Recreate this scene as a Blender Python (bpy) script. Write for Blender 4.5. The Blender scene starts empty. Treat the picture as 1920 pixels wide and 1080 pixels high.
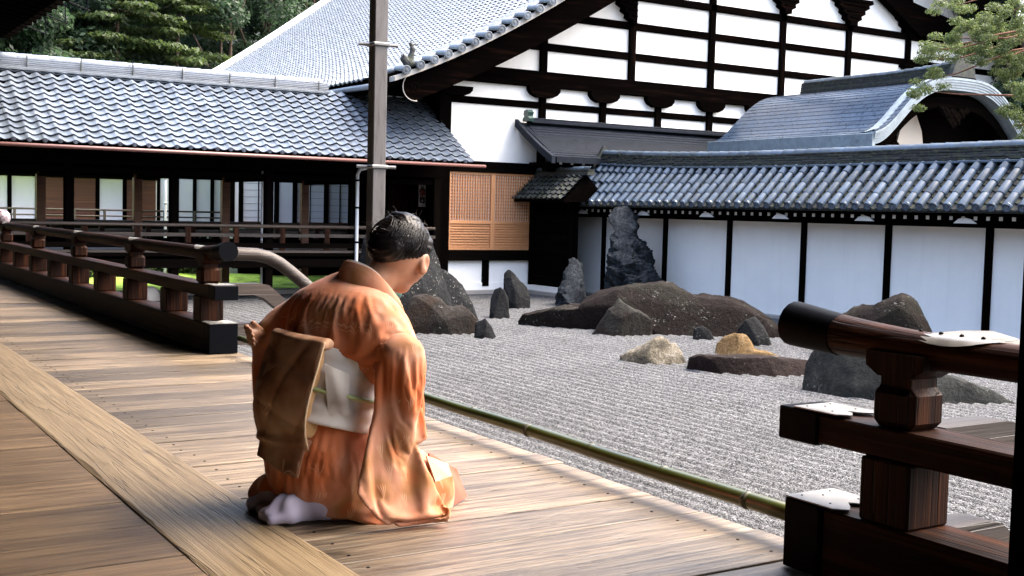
import bpy, math, random
import numpy as np
from mathutils import Vector, Matrix, noise as mn
from math import radians, sin, cos, pi, sqrt, atan2
random.seed(7); RS = np.random.RandomState(7)
S = bpy.context.scene
COL = S.collection
# ------------------------------------------------------------------ camera
# X = from the temple hall out to the garden, Y = along the veranda, Z = 0 on the veranda boards
H = 0.95
FPX, YAW, PIT, ROL = 2219.7, .55998, .064586, .024377
_F = np.array([sin(YAW)*cos(PIT), cos(YAW)*cos(PIT), -sin(PIT)])
_R = np.array([cos(YAW), -sin(YAW), 0.]); _U = np.cross(_R, _F)
_R2 = cos(ROL)*_R + sin(ROL)*_U; _U2 = -sin(ROL)*_R + cos(ROL)*_U
_C = np.array([0, 0, H])
cam_d = bpy.data.cameras.new('camera'); cam = bpy.data.objects.new('camera', cam_d); COL.objects.link(cam)
cam_d.sensor_width = 36; cam_d.lens = FPX/1920*36; cam_d.clip_start = .05; cam_d.clip_end = 600
cam.matrix_world = Matrix(((_R2[0], _U2[0], -_F[0], 0), (_R2[1], _U2[1], -_F[1], 0), (_R2[2], _U2[2], -_F[2], H), (0, 0, 0, 1)))
S.camera = cam
# ------------------------------------------------------------------ sky, sun, exposure
SUN_EL, SUN_AZ = radians(57), radians(108)      # azimuth: compass style, 0 = +Y, clockwise
w = bpy.data.worlds.new('World'); S.world = w; w.use_nodes = True
wn = w.node_tree; bg = wn.nodes['Background']
sk = wn.nodes.new('ShaderNodeTexSky'); sk.sky_type = 'NISHITA'; sk.sun_disc = False
sk.sun_elevation = SUN_EL; sk.sun_rotation = SUN_AZ; sk.dust_density = 8.0; sk.air_density = 1.0; sk.ozone_density = 1.0
wn.links.new(sk.outputs[0], bg.inputs[0]); bg.inputs[1].default_value = .15
sl = bpy.data.lights.new('sun', 'SUN'); sl.energy = 0.6; sl.angle = radians(60); sl.color = (1, .96, .9)
so = bpy.data.objects.new('sun', sl); COL.objects.link(so)
sd = Vector((sin(SUN_AZ)*cos(SUN_EL), cos(SUN_AZ)*cos(SUN_EL), sin(SUN_EL)))
so.rotation_euler = sd.to_track_quat('Z', 'Y').to_euler(); so.location = (0, 0, 30)
vs = S.view_settings; vs.view_transform = 'Standard'; vs.look = 'None'; vs.exposure = 2.92; vs.gamma = 1; vs.use_curve_mapping = False
S.cycles.max_bounces = 8

# ------------------------------------------------------------------ measuring helpers
def ray(px, py): return _F + _R2*(px-960)/FPX - _U2*(py-540)/FPX
def az(px, py, z): d = ray(px, py); return _C + d*((z-H)/d[2])
def ax(px, py, x): d = ray(px, py); return _C + d*(x/d[0])
def ay(px, py, y): d = ray(px, py); return _C + d*(y/d[1])
G = -0.9            # garden level
YH = 22.6           # plane of the big gable wall
YC = 22.2           # front posts of the covered corridor
XW = 15.6           # plane of the garden wall

# ------------------------------------------------------------------ mesh helpers
class MB:
    def __init__(s): s.v = []; s.f = []
    def add(s, vs, fs):
        n = len(s.v); s.v += [tuple(map(float, p)) for p in vs]; s.f += [tuple(n+i for i in f) for f in fs]; return s
    def box(s, a, b, ch=0.0):
        x0, y0, z0 = (min(a[i], b[i]) for i in range(3)); x1, y1, z1 = (max(a[i], b[i]) for i in range(3))
        if ch <= 0:
            return s.add([(x0,y0,z0),(x1,y0,z0),(x1,y1,z0),(x0,y1,z0),(x0,y0,z1),(x1,y0,z1),(x1,y1,z1),(x0,y1,z1)],
                  [(0,3,2,1),(4,5,6,7),(0,1,5,4),(1,2,6,5),(2,3,7,6),(3,0,4,7)])
        c = min(ch, (x1-x0)*.45, (y1-y0)*.45, (z1-z0)*.45)
        V = []; idx = {}
        for ix, X in enumerate((x0, x1)):
            for iy, Y in enumerate((y0, y1)):
                for iz, Z in enumerate((z0, z1)):
                    sx, sy, sz = (1-2*ix)*c, (1-2*iy)*c, (1-2*iz)*c
                    idx[(ix,iy,iz,0)] = len(V); V.append((X, Y+sy, Z+sz))
                    idx[(ix,iy,iz,1)] = len(V); V.append((X+sx, Y, Z+sz))
                    idx[(ix,iy,iz,2)] = len(V); V.append((X+sx, Y+sy, Z))
        Fc = []
        def q(*k): Fc.append(tuple(idx[i] for i in k))
        for i in (0, 1):
            q((i,0,0,0),(i,0,1,0),(i,1,1,0),(i,1,0,0)); q((0,i,0,1),(1,i,0,1),(1,i,1,1),(0,i,1,1)); q((0,0,i,2),(0,1,i,2),(1,1,i,2),(1,0,i,2))
        for a_ in (0, 1):
            for b_ in (0, 1):
                q((a_,b_,0,0),(a_,b_,1,0),(a_,b_,1,1),(a_,b_,0,1)); q((a_,0,b_,0),(a_,1,b_,0),(a_,1,b_,2),(a_,0,b_,2)); q((0,a_,b_,1),(1,a_,b_,1),(1,a_,b_,2),(0,a_,b_,2))
        for a_ in (0, 1):
            for b_ in (0, 1):
                for d_ in (0, 1): q((a_,b_,d_,0),(a_,b_,d_,1),(a_,b_,d_,2))
        return s.add(V, Fc)
    def prism(s, poly, axis, t0, t1):
        """poly: 2D points; axis 0/1/2 = extrusion axis; the 2D coords are the remaining axes in order"""
        n = len(poly); V = []
        for t in (t0, t1):
            for (a, b) in poly:
                p = [a, b]; p.insert(axis, t); V.append(p)
        Fc = [tuple(range(n-1, -1, -1)), tuple(range(n, 2*n))] + [(i, (i+1) % n, n+(i+1) % n, n+i) for i in range(n)]
        return s.add(V, Fc)
    def tube(s, path, rad, seg=10, cap=True, flat=None):
        P = [Vector(p) for p in path]; n = len(P)
        R = rad if isinstance(rad, (list, tuple)) else [rad]*n
        V = []; up = None
        for i in range(n):
            t = (P[min(i+1, n-1)]-P[max(i-1, 0)]).normalized()
            if up is None:
                up = Vector((0, 0, 1)) if abs(t.z) < .9 else Vector((0, 1, 0))
            a = t.cross(up).normalized(); up = a.cross(t).normalized()
            for k in range(seg):
                th = 2*pi*k/seg
                V.append(P[i] + a*(R[i]*cos(th)) + up*(R[i]*sin(th)*(flat or 1)))
        Fc = [(i*seg+k, i*seg+(k+1) % seg, (i+1)*seg+(k+1) % seg, (i+1)*seg+k) for i in range(n-1) for k in range(seg)]
        if cap: Fc += [tuple(range(seg-1, -1, -1)), tuple((n-1)*seg+k for k in range(seg))]
        return s.add(V, Fc)
    def lathe(s, c, prof, seg=20):
        V = []; n = len(prof)
        for (r, z) in prof:
            for k in range(seg): V.append((c[0]+r*cos(2*pi*k/seg), c[1]+r*sin(2*pi*k/seg), c[2]+z))
        Fc = [(i*seg+k, i*seg+(k+1) % seg, (i+1)*seg+(k+1) % seg, (i+1)*seg+k) for i in range(n-1) for k in range(seg)]
        Fc += [tuple(range(seg-1, -1, -1)), tuple((n-1)*seg+k for k in range(seg))]
        return s.add(V, Fc)
    def bar(s, a, b, wd, ht):          # rectangular bar between two points
        a, b = Vector(a), Vector(b); t = (b-a).normalized(); up = Vector((0, 0, 1)) if abs(t.z) < .95 else Vector((0, 1, 0))
        x = t.cross(up).normalized(); y = x.cross(t)
        V = [p + x*(sx*wd/2) + y*(sy*ht/2) for p in (a, b) for sx, sy in ((-1,-1),(1,-1),(1,1),(-1,1))]
        return s.add(V, [(3,2,1,0),(4,5,6,7),(0,1,5,4),(1,2,6,5),(2,3,7,6),(3,0,4,7)])
    def mesh(s, name, m=None, off=(0, 0, 0), smooth=False):
        me = bpy.data.meshes.new(name)
        me.from_pydata([(p[0]-off[0], p[1]-off[1], p[2]-off[2]) for p in s.v], [], s.f)
        me.update()
        if m: me.materials.append(m)
        fix(me)
        if smooth: shade(me, smooth)
        return me
    def build(s, name, m, parent=None, smooth=False):
        return obj(name, s.mesh(name, m, base(parent), smooth), parent)
def fix(me):
    import bmesh
    bm = bmesh.new(); bm.from_mesh(me); bmesh.ops.recalc_face_normals(bm, faces=bm.faces); bm.to_mesh(me); bm.free()
def shade(me, ang):
    me.polygons.foreach_set('use_smooth', [True]*len(me.polygons))
    if ang is not True: me.set_sharp_from_angle(angle=radians(ang))
def base(p):
    o = Vector((0, 0, 0))
    while p is not None: o = o + p.location; p = p.parent
    return o
def obj(name, me, parent=None, loc=None, rot=None):
    o = bpy.data.objects.new(name, me); COL.objects.link(o)
    if parent is not None: o.parent = parent
    if loc is not None: o.location = Vector(loc) - base(parent)
    if rot is not None: o.rotation_euler = rot
    return o
def tag(o, label=None, cat=None, group=None, kind=None):
    if label: o['label'] = label
    if cat: o['category'] = cat
    if group: o['group'] = group
    if kind: o['kind'] = kind
    return o
def thing(name, loc, label, cat, group=None):
    return tag(obj(name, None, None, loc), label, cat, group)
def raw(name, V, Fc, m, parent=None, smooth=True, kind=None):
    me = bpy.data.meshes.new(name); V = np.asarray(V, float) - np.array(base(parent)); Fc = np.asarray(Fc, int); k = Fc.shape[1]
    me.vertices.add(len(V)); me.vertices.foreach_set('co', V.astype(np.float32).ravel())
    me.loops.add(Fc.size); me.loops.foreach_set('vertex_index', Fc.ravel().astype(np.int32))
    me.polygons.add(len(Fc)); me.polygons.foreach_set('loop_start', np.arange(0, Fc.size, k, dtype=np.int32))
    me.update(calc_edges=True); me.validate()
    me.materials.append(m)
    if smooth: shade(me, smooth)
    o = obj(name, me, parent)
    if kind: o['kind'] = kind
    return o

# ------------------------------------------------------------------ materials
def nd(nt, typ, ins=None, **props):
    n = nt.nodes.new('ShaderNode'+typ)
    for k, v in props.items(): setattr(n, k, v)
    for k, v in (ins or {}).items():
        if isinstance(v, bpy.types.NodeSocket): nt.links.new(v, n.inputs[k])
        else: n.inputs[k].default_value = v
    return n
def c4(c): return (c[0], c[1], c[2], 1)
def ramp(nt, fac, stops, interp='LINEAR'):
    r = nt.nodes.new('ShaderNodeValToRGB'); r.color_ramp.interpolation = interp
    e = r.color_ramp.elements
    while len(e) < len(stops): e.new(.5)
    for i, (p, c) in enumerate(stops): e[i].position = p; e[i].color = c4(c) if len(c) == 3 else c
    nt.links.new(fac, r.inputs[0]); return r.outputs[0]
def mixc(nt, fac, a, b, mode='MIX'):
    m = nt.nodes.new('ShaderNodeMix'); m.data_type = 'RGBA'; m.blend_type = mode
    for i, v in ((0, fac), (6, a), (7, b)):
        if isinstance(v, bpy.types.NodeSocket): nt.links.new(v, m.inputs[i])
        else: m.inputs[i].default_value = v if i == 0 else c4(v)
    return m.outputs[2]
def mth(nt, op, a, b=0.0, c=0.0):
    return nd(nt, 'Math', {0: a, 1: b, 2: c}, operation=op).outputs[0]
def mat(name, color=(.5, .5, .5), rough=.6, spec=.5, metal=0.0):
    m = bpy.data.materials.new(name); m.use_nodes = True; nt = m.node_tree; b = nt.nodes['Principled BSDF']
    b.inputs['Base Color'].default_value = c4(color); b.inputs['Roughness'].default_value = rough
    b.inputs['Specular IOR Level'].default_value = spec; b.inputs['Metallic'].default_value = metal
    return m, nt, b
def coords(nt, scale=(1, 1, 1), rnd=37.0):
    tc = nd(nt, 'TexCoord'); oi = nd(nt, 'ObjectInfo')
    off = nd(nt, 'CombineXYZ', {0: mth(nt, 'MULTIPLY', oi.outputs['Random'], rnd), 1: mth(nt, 'MULTIPLY', oi.outputs['Random'], rnd*1.7), 2: mth(nt, 'MULTIPLY', oi.outputs['Random'], rnd*.6)})
    a = nd(nt, 'VectorMath', {0: tc.outputs['Object'], 1: off.outputs[0]}, operation='ADD')
    return nd(nt, 'VectorMath', {0: a.outputs[0], 1: scale}, operation='MULTIPLY').outputs[0], oi
def bump(nt, b, h, strength=.3, dist=.01):
    n = nd(nt, 'Bump', {'Strength': strength, 'Distance': dist, 'Height': h}); nt.links.new(n.outputs[0], b.inputs['Normal']); return n
def wood(name, stops, axis=0, fine=16, along=.7, rough=.45, var=.35, bmp=.35, spec=.5, rough_var=.0, blotch=.0, crack=.0):
    m, nt, b = mat(name, rough=rough, spec=spec)
    sc = [fine]*3; sc[axis] = along
    v, oi = coords(nt, sc)
    n1 = nd(nt, 'TexNoise', {'Vector': v, 'Scale': 1.0, 'Detail': 8.0, 'Roughness': .62, 'Distortion': .35})
    sc2 = [fine*7]*3; sc2[axis] = along*2.5
    v2, _ = coords(nt, sc2)
    n2 = nd(nt, 'TexNoise', {'Vector': v2, 'Scale': 1.0, 'Detail': 4.0})
    h = mth(nt, 'ADD', mth(nt, 'MULTIPLY', n1.outputs[0], .68), mth(nt, 'MULTIPLY', n2.outputs[0], .32))
    col = ramp(nt, h, stops)
    hv = nd(nt, 'HueSaturation', {'Color': col, 'Value': mth(nt, 'ADD', mth(nt, 'MULTIPLY', oi.outputs['Random'], var), 1-var*.55)})
    col = hv.outputs[0]
    if blotch:
        v3, _ = coords(nt, (1, 1, 1)); n3 = nd(nt, 'TexNoise', {'Vector': v3, 'Scale': 2.2, 'Detail': 5.0})
        col = mixc(nt, ramp(nt, n3.outputs[0], [(.42, (0, 0, 0)), (.7, (blotch,)*3)]), col, stops[0][1])
    if crack:     # drying checks along the grain and a few knots
        sc4 = [fine*.55]*3; sc4[axis] = along*.45; v4, _ = coords(nt, sc4); n4 = nd(nt, 'TexNoise', {'Vector': v4, 'Scale': 1.0, 'Detail': 2.0})
        ck = ramp(nt, mth(nt, 'ABSOLUTE', mth(nt, 'SUBTRACT', n4.outputs[0], .5)), [(.0, (crack,)*3), (.010, (0, 0, 0))])
        v5, _ = coords(nt, (1, 1, 1)); sc5 = [3.2]*3; sc5[axis] = 1.3; kv, _ = coords(nt, sc5); vk = nd(nt, 'TexVoronoi', {'Vector': kv, 'Scale': 1.0})
        kn = ramp(nt, vk.outputs['Distance'], [(.03, (crack*.9,)*3), (.09, (0, 0, 0))])
        cm_ = mth(nt, 'MAXIMUM', ck, kn); col = mixc(nt, cm_, col, tuple(x*.35 for x in stops[0][1])); h = mth(nt, 'SUBTRACT', h, mth(nt, 'MULTIPLY', cm_, .6))
    nt.links.new(col, b.inputs['Base Color'])
    if rough_var: nt.links.new(mth(nt, 'ADD', mth(nt, 'MULTIPLY', h, rough_var), rough-rough_var*.5), b.inputs['Roughness'])
    bump(nt, b, h, bmp, .006); return m
M = {}
def wood_set(key, stops, **k):
    for a, nm in enumerate('xyz'): M[key+'_'+nm] = wood(key+'_'+nm, stops, axis=a, **k)
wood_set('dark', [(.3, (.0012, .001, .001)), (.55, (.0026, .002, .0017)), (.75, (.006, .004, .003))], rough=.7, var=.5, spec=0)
wood_set('brown', [(.3, (.002, .0008, .0005)), (.5, (.012, .0034, .0012)), (.7, (.06, .019, .006))], rough=.55, var=.4, spec=.08, bmp=.8, fine=30, crack=.8)
wood_set('weather', [(.3, (0.0072, 0.0048, 0.0036)), (.5, (0.0270, 0.0174, 0.0126)), (.72, (0.0660, 0.0468, 0.0348))], rough=.6, var=.3, fine=30, bmp=.7, crack=.7)
wood_set('gable', [(.3, (.001, .0008, .0008)), (.54, (.0022, .0016, .0014)), (.68, (.010, .0045, .003)), (.8, (.035, .015, .009))], rough=.7, var=.6, spec=0, fine=9)
M['plank'] = wood('plank', [(.33, (0.0222, 0.0149, 0.0089)), (.43, (0.0704, 0.0487, 0.0296)), (.51, (0.1592, 0.1165, 0.0740)), (.66, (0.2962, 0.2330, 0.1608))], axis=0, crack=.8, fine=60, along=1.9, rough=.42, var=.95, bmp=1.0, spec=.5, rough_var=.3, blotch=.45)
M['plank_in'] = wood('plank_in', [(.3, (0.0396, 0.0240, 0.0131)), (.45, (0.1056, 0.0660, 0.0353)), (.56, (0.1848, 0.1200, 0.0630)), (.72, (0.2640, 0.1800, 0.1008))], axis=0, crack=.6, fine=55, along=1.7, rough=.45, var=.45, bmp=.7, spec=.45, rough_var=.2, blotch=.4)
M['thresh'] = wood('thresh', [(.28, (0.0682, 0.0465, 0.0248)), (.42, (0.1488, 0.1054, 0.0589)), (.56, (0.2232, 0.1643, 0.0961)), (.75, (0.2852, 0.2170, 0.1333))], axis=1, crack=.6, fine=48, along=1.3, rough=.48, var=.1, bmp=.8, spec=.4, rough_var=.2, blotch=.2)
M['hinoki'] = wood('hinoki', [(.3, (0.3840, 0.1680, 0.0680)), (.7, (0.5280, 0.2560, 0.1120))], axis=2, fine=12, rough=.55, var=.2, bmp=.1)
M['shutter'] = wood('shutter', [(.3, (.09, .03, .012)), (.7, (.22, .08, .03))], axis=0, fine=12, rough=.55, var=.3, bmp=.1)
def plaster(name, c, dirt=.10):
    m, nt, b = mat(name, c, .85, .2)
    v, _ = coords(nt); n = nd(nt, 'TexNoise', {'Vector': v, 'Scale': 1.1, 'Detail': 8.0, 'Roughness': .65})
    col = ramp(nt, n.outputs[0], [(.3, tuple(x*.93 for x in c)), (.62, c)])
    sv, _ = coords(nt, (9, 9, .6)); n3 = nd(nt, 'TexNoise', {'Vector': sv, 'Scale': 1.0, 'Detail': 6.0, 'Roughness': .6})
    col = mixc(nt, ramp(nt, n3.outputs[0], [(.52, (0, 0, 0)), (.78, (dirt,)*3)]), col, tuple(x*.55 for x in c))
    nt.links.new(col, b.inputs['Base Color'])
    n2 = nd(nt, 'TexNoise', {'Vector': v, 'Scale': 60.0, 'Detail': 4.0}); bump(nt, b, n2.outputs[0], .08, .004); return m
M['plaster'] = plaster('plaster', (.88, .87, .835)); M['cream'] = plaster('cream', (.62, .55, .47)); M['paper'] = plaster('paper', (.86, .86, .85))
M['stone'] = plaster('stone', (.33, .31, .28)); M['whitepaint'] = mat('whitepaint', (.62, .62, .6), .6)[0]
def tilemat(name, c, rough=.32, moss=0.0, spec=.6, var=.4):
    m, nt, b = mat(name, c, rough, spec)
    v, oi = coords(nt); n = nd(nt, 'TexNoise', {'Vector': v, 'Scale': 7.0, 'Detail': 7.0, 'Roughness': .7})
    col = ramp(nt, n.outputs[0], [(.28, tuple(x*.55 for x in c)), (.5, c), (.75, tuple(min(1, x*1.35) for x in c))])
    col = nd(nt, 'HueSaturation', {'Color': col, 'Value': mth(nt, 'ADD', mth(nt, 'MULTIPLY', oi.outputs['Random'], var), 1-var*.5)}).outputs[0]
    if moss:
        n2 = nd(nt, 'TexNoise', {'Vector': v, 'Scale': 13.0, 'Detail': 5.0})
        col = mixc(nt, ramp(nt, n2.outputs[0], [(.5, (0, 0, 0)), (.62, (moss,)*3)]), col, (.07, .08, .045))
    nt.links.new(col, b.inputs['Base Color'])
    nt.links.new(mth(nt, 'ADD', mth(nt, 'MULTIPLY', n.outputs[0], .3), rough-.15), b.inputs['Roughness'])
    bump(nt, b, n.outputs[0], .15, .004); return m
M['tile'] = tilemat('tile', (.095, .116, .148), .32, .12, .6, .6); M['tile_wall'] = tilemat('tile_wall', (.052, .075, .108), .36, .3, .55, .7)
M['tile_old'] = tilemat('tile_old', (.032, .034, .034), .6, .5, .08, .9); M['tile_hall'] = tilemat('tile_hall', (.115, .134, .155), .34)
M['copper'] = tilemat('copper', (.024, .044, .080), .30, 0, .6, .35); M['copper_rim'] = tilemat('copper_rim', (.17, .215, .25), .4, 0, .5, .1)
M['pent'] = tilemat('pent', (.014, .017, .023), .6, 0, .04, .4); M['verdigris'] = tilemat('verdigris', (.02, .06, .05), .5)
M['polymetal'] = tilemat('polymetal', (.20, .195, .185), .34, 0, .6, .2)
M['blackmetal'] = mat('blackmetal', (.0025, .003, .0045), .5, .03)[0]
M['steel'] = mat('steel', (.16, .16, .16), .4, .5, .6)[0]

M['pipe'] = mat('pipe', (.55, .57, .6), .45)[0]; M['gutter'] = mat('gutter', (.09, .035, .03), .5)[0]
def downspoutmat():
    m, nt, b = mat('downspout', (.2, .17, .155), .5, .5)
    v, _ = coords(nt, (10, 10, 1.2)); n = nd(nt, 'TexNoise', {'Vector': v, 'Scale': 3.0, 'Detail': 8.0, 'Roughness': .7})
    nt.links.new(ramp(nt, n.outputs[0], [(.32, (.02, .018, .018)), (.45, (.062, .058, .058)), (.7, (.09, .086, .086))]), b.inputs['Base Color']); bump(nt, b, n.outputs[0], .1); return m
M['downspout'] = downspoutmat()
def gravelmat():
    m, nt, b = mat('gravel', rough=.85, spec=.3)
    tc = nd(nt, 'TexCoord')
    vo = nd(nt, 'TexVoronoi', {'Vector': tc.outputs['Object'], 'Scale': 105.0, 'Randomness': 1.0})
    vo2 = nd(nt, 'TexVoronoi', {'Vector': tc.outputs['Object'], 'Scale': 48.0})
    rnd = nd(nt, 'SeparateColor', {0: vo.outputs['Color']}).outputs[0]; rnd2 = nd(nt, 'SeparateColor', {0: vo2.outputs['Color']}).outputs[1]
    mixr = mth(nt, 'ADD', mth(nt, 'MULTIPLY', rnd, .6), mth(nt, 'MULTIPLY', rnd2, .4))
    col = ramp(nt, mixr, [(.05, (.022, .0225, .0235)), (.3, (.055, .056, .058)), (.55, (.098, .10, .103)), (.9, (.19, .193, .198))])
    big = nd(nt, 'TexNoise', {'Vector': tc.outputs['Object'], 'Scale': 1.2, 'Detail': 5.0})
    col = mixc(nt, 1.0, col, ramp(nt, big.outputs[0], [(.3, (.78, .78, .78)), (.65, (1, 1, 1))]), 'MULTIPLY')
    nt.links.new(col, b.inputs['Base Color'])
    hgt = mth(nt, 'ADD', mth(nt, 'SUBTRACT', 1.0, vo.outputs['Distance']), mth(nt, 'MULTIPLY', mth(nt, 'SUBTRACT', 1.0, vo2.outputs['Distance']), .8))
    bump(nt, b, hgt, .9, .013); return m
M['gravel'] = gravelmat()
def mossmat():
    m, nt, b = mat('moss', rough=.95, spec=.1)
    v, _ = coords(nt); n = nd(nt, 'TexNoise', {'Vector': v, 'Scale': 2.0, 'Detail': 10.0, 'Roughness': .7})
    nt.links.new(ramp(nt, n.outputs[0], [(.32, (.05, .075, .02)), (.5, (.22, .34, .05)), (.7, (.34, .48, .09))]), b.inputs['Base Color']); bump(nt, b, n.outputs[0], .8, .06); return m
M['moss'] = mossmat()
def rockmat(name, dark, mid, light, lichen=.0, streak=0.0, patch=None, lcol=(.16, .16, .15), sc=1.0):
    m, nt, b = mat(name, rough=.82, spec=.08)
    v, _ = coords(nt)
    n1 = nd(nt, 'TexNoise', {'Vector': v, 'Scale': 2.6*sc, 'Detail': 12.0, 'Roughness': .72, 'Distortion': .6})
    n2 = nd(nt, 'TexNoise', {'Vector': v, 'Scale': 14.0*sc, 'Detail': 8.0, 'Roughness': .7})
    h = mth(nt, 'ADD', mth(nt, 'MULTIPLY', n1.outputs[0], .55), mth(nt, 'MULTIPLY', n2.outputs[0], .45))
    col = ramp(nt, h, [(.34, dark), (.5, mid), (.66, light)])
    if patch:
        n4 = nd(nt, 'TexNoise', {'Vector': v, 'Scale': 1.5*sc, 'Detail': 4.0}); col = mixc(nt, ramp(nt, n4.outputs[0], [(.48, (0, 0, 0)), (.6, (.8,)*3)]), col, patch)
    if streak:
        sv, _ = coords(nt, (5, 5, .7)); n3 = nd(nt, 'TexNoise', {'Vector': sv, 'Scale': 1.4, 'Detail': 5.0})
        col = mixc(nt, ramp(nt, n3.outputs[0], [(.5, (0, 0, 0)), (.68, (streak,)*3)]), col, light)
    if lichen:
        vo = nd(nt, 'TexVoronoi', {'Vector': nd(nt, 'VectorMath', {0: v, 1: nd(nt, 'TexNoise', {'Vector': v, 'Scale': 9.0}).outputs[1]}, operation='ADD').outputs[0], 'Scale': 4.5})
        vb = nd(nt, 'TexVoronoi', {'Vector': v, 'Scale': 9.0})
        lm = mth(nt, 'ADD', ramp(nt, vo.outputs['Distance'], [(.16, (1, 1, 1)), (.22, (0, 0, 0))]), ramp(nt, vb.outputs['Distance'], [(.08, (.5, .5, .5)), (.14, (0, 0, 0))]))
        gate = ramp(nt, nd(nt, 'TexNoise', {'Vector': v, 'Scale': 1.9, 'Detail': 3.0}).outputs[0], [(.5, (0, 0, 0)), (.6, (1, 1, 1))])
        col = mixc(nt, mth(nt, 'MULTIPLY', mth(nt, 'MULTIPLY', lm, gate), lichen), col, lcol)
    nt.links.new(col, b.inputs['Base Color']); bump(nt, b, h, 1.0, .07); return m
M['rk_dark'] = rockmat('rk_dark', (0.0025, 0.0028, 0.0032), (0.0069, 0.0076, 0.0083), (0.0166, 0.0180, 0.0194), .8)
M['rk_blue'] = rockmat('rk_blue', (0.0027, 0.0035, 0.0049), (0.0132, 0.0165, 0.0203), (0.0550, 0.0616, 0.0682), 0, .15, sc=1.3)
M['rk_brown'] = rockmat('rk_brown', (0.0019, 0.0012, 0.0011), (0.0066, 0.0043, 0.0037), (0.0143, 0.0107, 0.0093), .7, patch=(0.0119, 0.0113, 0.0083))
M['rk_grey'] = rockmat('rk_grey', (0.0058, 0.0066, 0.0066), (0.0165, 0.0181, 0.0174), (0.0363, 0.0379, 0.0347), .5, .4)
M['rk_green'] = rockmat('rk_green', (0.0052, 0.0045, 0.0041), (0.0134, 0.0126, 0.0112), (0.0297, 0.0297, 0.0245), .2, .7, patch=(0.0082, 0.0045, 0.0041))
M['rk_mix'] = rockmat('rk_mix', (0.0030, 0.0024, 0.0021), (0.0134, 0.0112, 0.0097), (0.0297, 0.0275, 0.0252), .9, patch=(0.0178, 0.0104, 0.0059))
M['rk_beige'] = rockmat('rk_beige', (0.0224, 0.0202, 0.0157), (0.1344, 0.1165, 0.0851), (0.2778, 0.2554, 0.2150), .3, patch=(0.0403, 0.0358, 0.0269), sc=2.2)
M['rk_orange'] = rockmat('rk_orange', (0.0307, 0.0211, 0.0115), (0.1114, 0.0691, 0.0288), (0.1766, 0.1382, 0.0845), .2, sc=2.0)
M['rk_red'] = rockmat('rk_red', (0.0037, 0.0023, 0.0021), (0.0126, 0.0082, 0.0074), (0.0252, 0.0186, 0.0163), .3)
def leafmat(name, a, b_, c_):
    m, nt, b = mat(name, rough=.6, spec=.3)
    v, oi = coords(nt); n = nd(nt, 'TexNoise', {'Vector': v, 'Scale': 1.3, 'Detail': 6.0, 'Roughness': .75})
    n2 = nd(nt, 'TexWhiteNoise', {'Vector': nd(nt, 'VectorMath', {0: v, 1: (3, 3, 3)}, operation='MULTIPLY').outputs[0]})
    f = mth(nt, 'ADD', mth(nt, 'MULTIPLY', n.outputs[0], .8), mth(nt, 'MULTIPLY', nd(nt, 'NewGeometry').outputs['Random Per Island'], .25))
    nt.links.new(ramp(nt, f, [(.35, tuple(x*.3 for x in a)), (.55, tuple(x*.42 for x in b_)), (.8, tuple(x*.52 for x in c_))]), b.inputs['Base Color'])
    b.inputs['Transmission Weight'].default_value = 0
    tr = nd(nt, 'BsdfTranslucent', {'Color': c4(c_)}); mx = nd(nt, 'MixShader', {0: .25}); nt.links.new(b.outputs[0], mx.inputs[1]); nt.links.new(tr.outputs[0], mx.inputs[2])
    nt.links.new(mx.outputs[0], nt.nodes['Material Output'].inputs[0]); return m
M['leaf_dark'] = leafmat('leaf_dark', (.02, .045, .022), (.045, .095, .045), (.085, .16, .075))
M['leaf_con'] = leafmat('leaf_con', (.025, .05, .015), (.06, .11, .028), (.12, .18, .05))
M['leaf_jun'] = leafmat('leaf_jun', (.04, .075, .02), (.10, .16, .045), (.20, .27, .085))
M['bark'] = wood('bark', [(.3, (.03, .02, .014)), (.7, (.12, .08, .055))], axis=2, fine=14, along=2, rough=.9, bmp=.8)
M['bark_red'] = wood('bark_red', [(.3, (.06, .025, .015)), (.7, (.22, .10, .06))], axis=2, fine=14, along=2, rough=.9, bmp=.8)
def bamboomat():
    m, nt, b = mat('bamboo', rough=.3, spec=.5)
    v, _ = coords(nt, (30, 1.5, 30)); n = nd(nt, 'TexNoise', {'Vector': v, 'Scale': 1.0, 'Detail': 5.0})
    nt.links.new(ramp(nt, n.outputs[0], [(.3, (.016, .022, .004)), (.55, (.045, .055, .012)), (.75, (.10, .10, .03))]), b.inputs['Base Color']); bump(nt, b, n.outputs[0], .1, .002); return m
M['bamboo'] = bamboomat(); M['bamboo_node'] = mat('bamboo_node', (.03, .03, .012), .5)[0]
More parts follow.
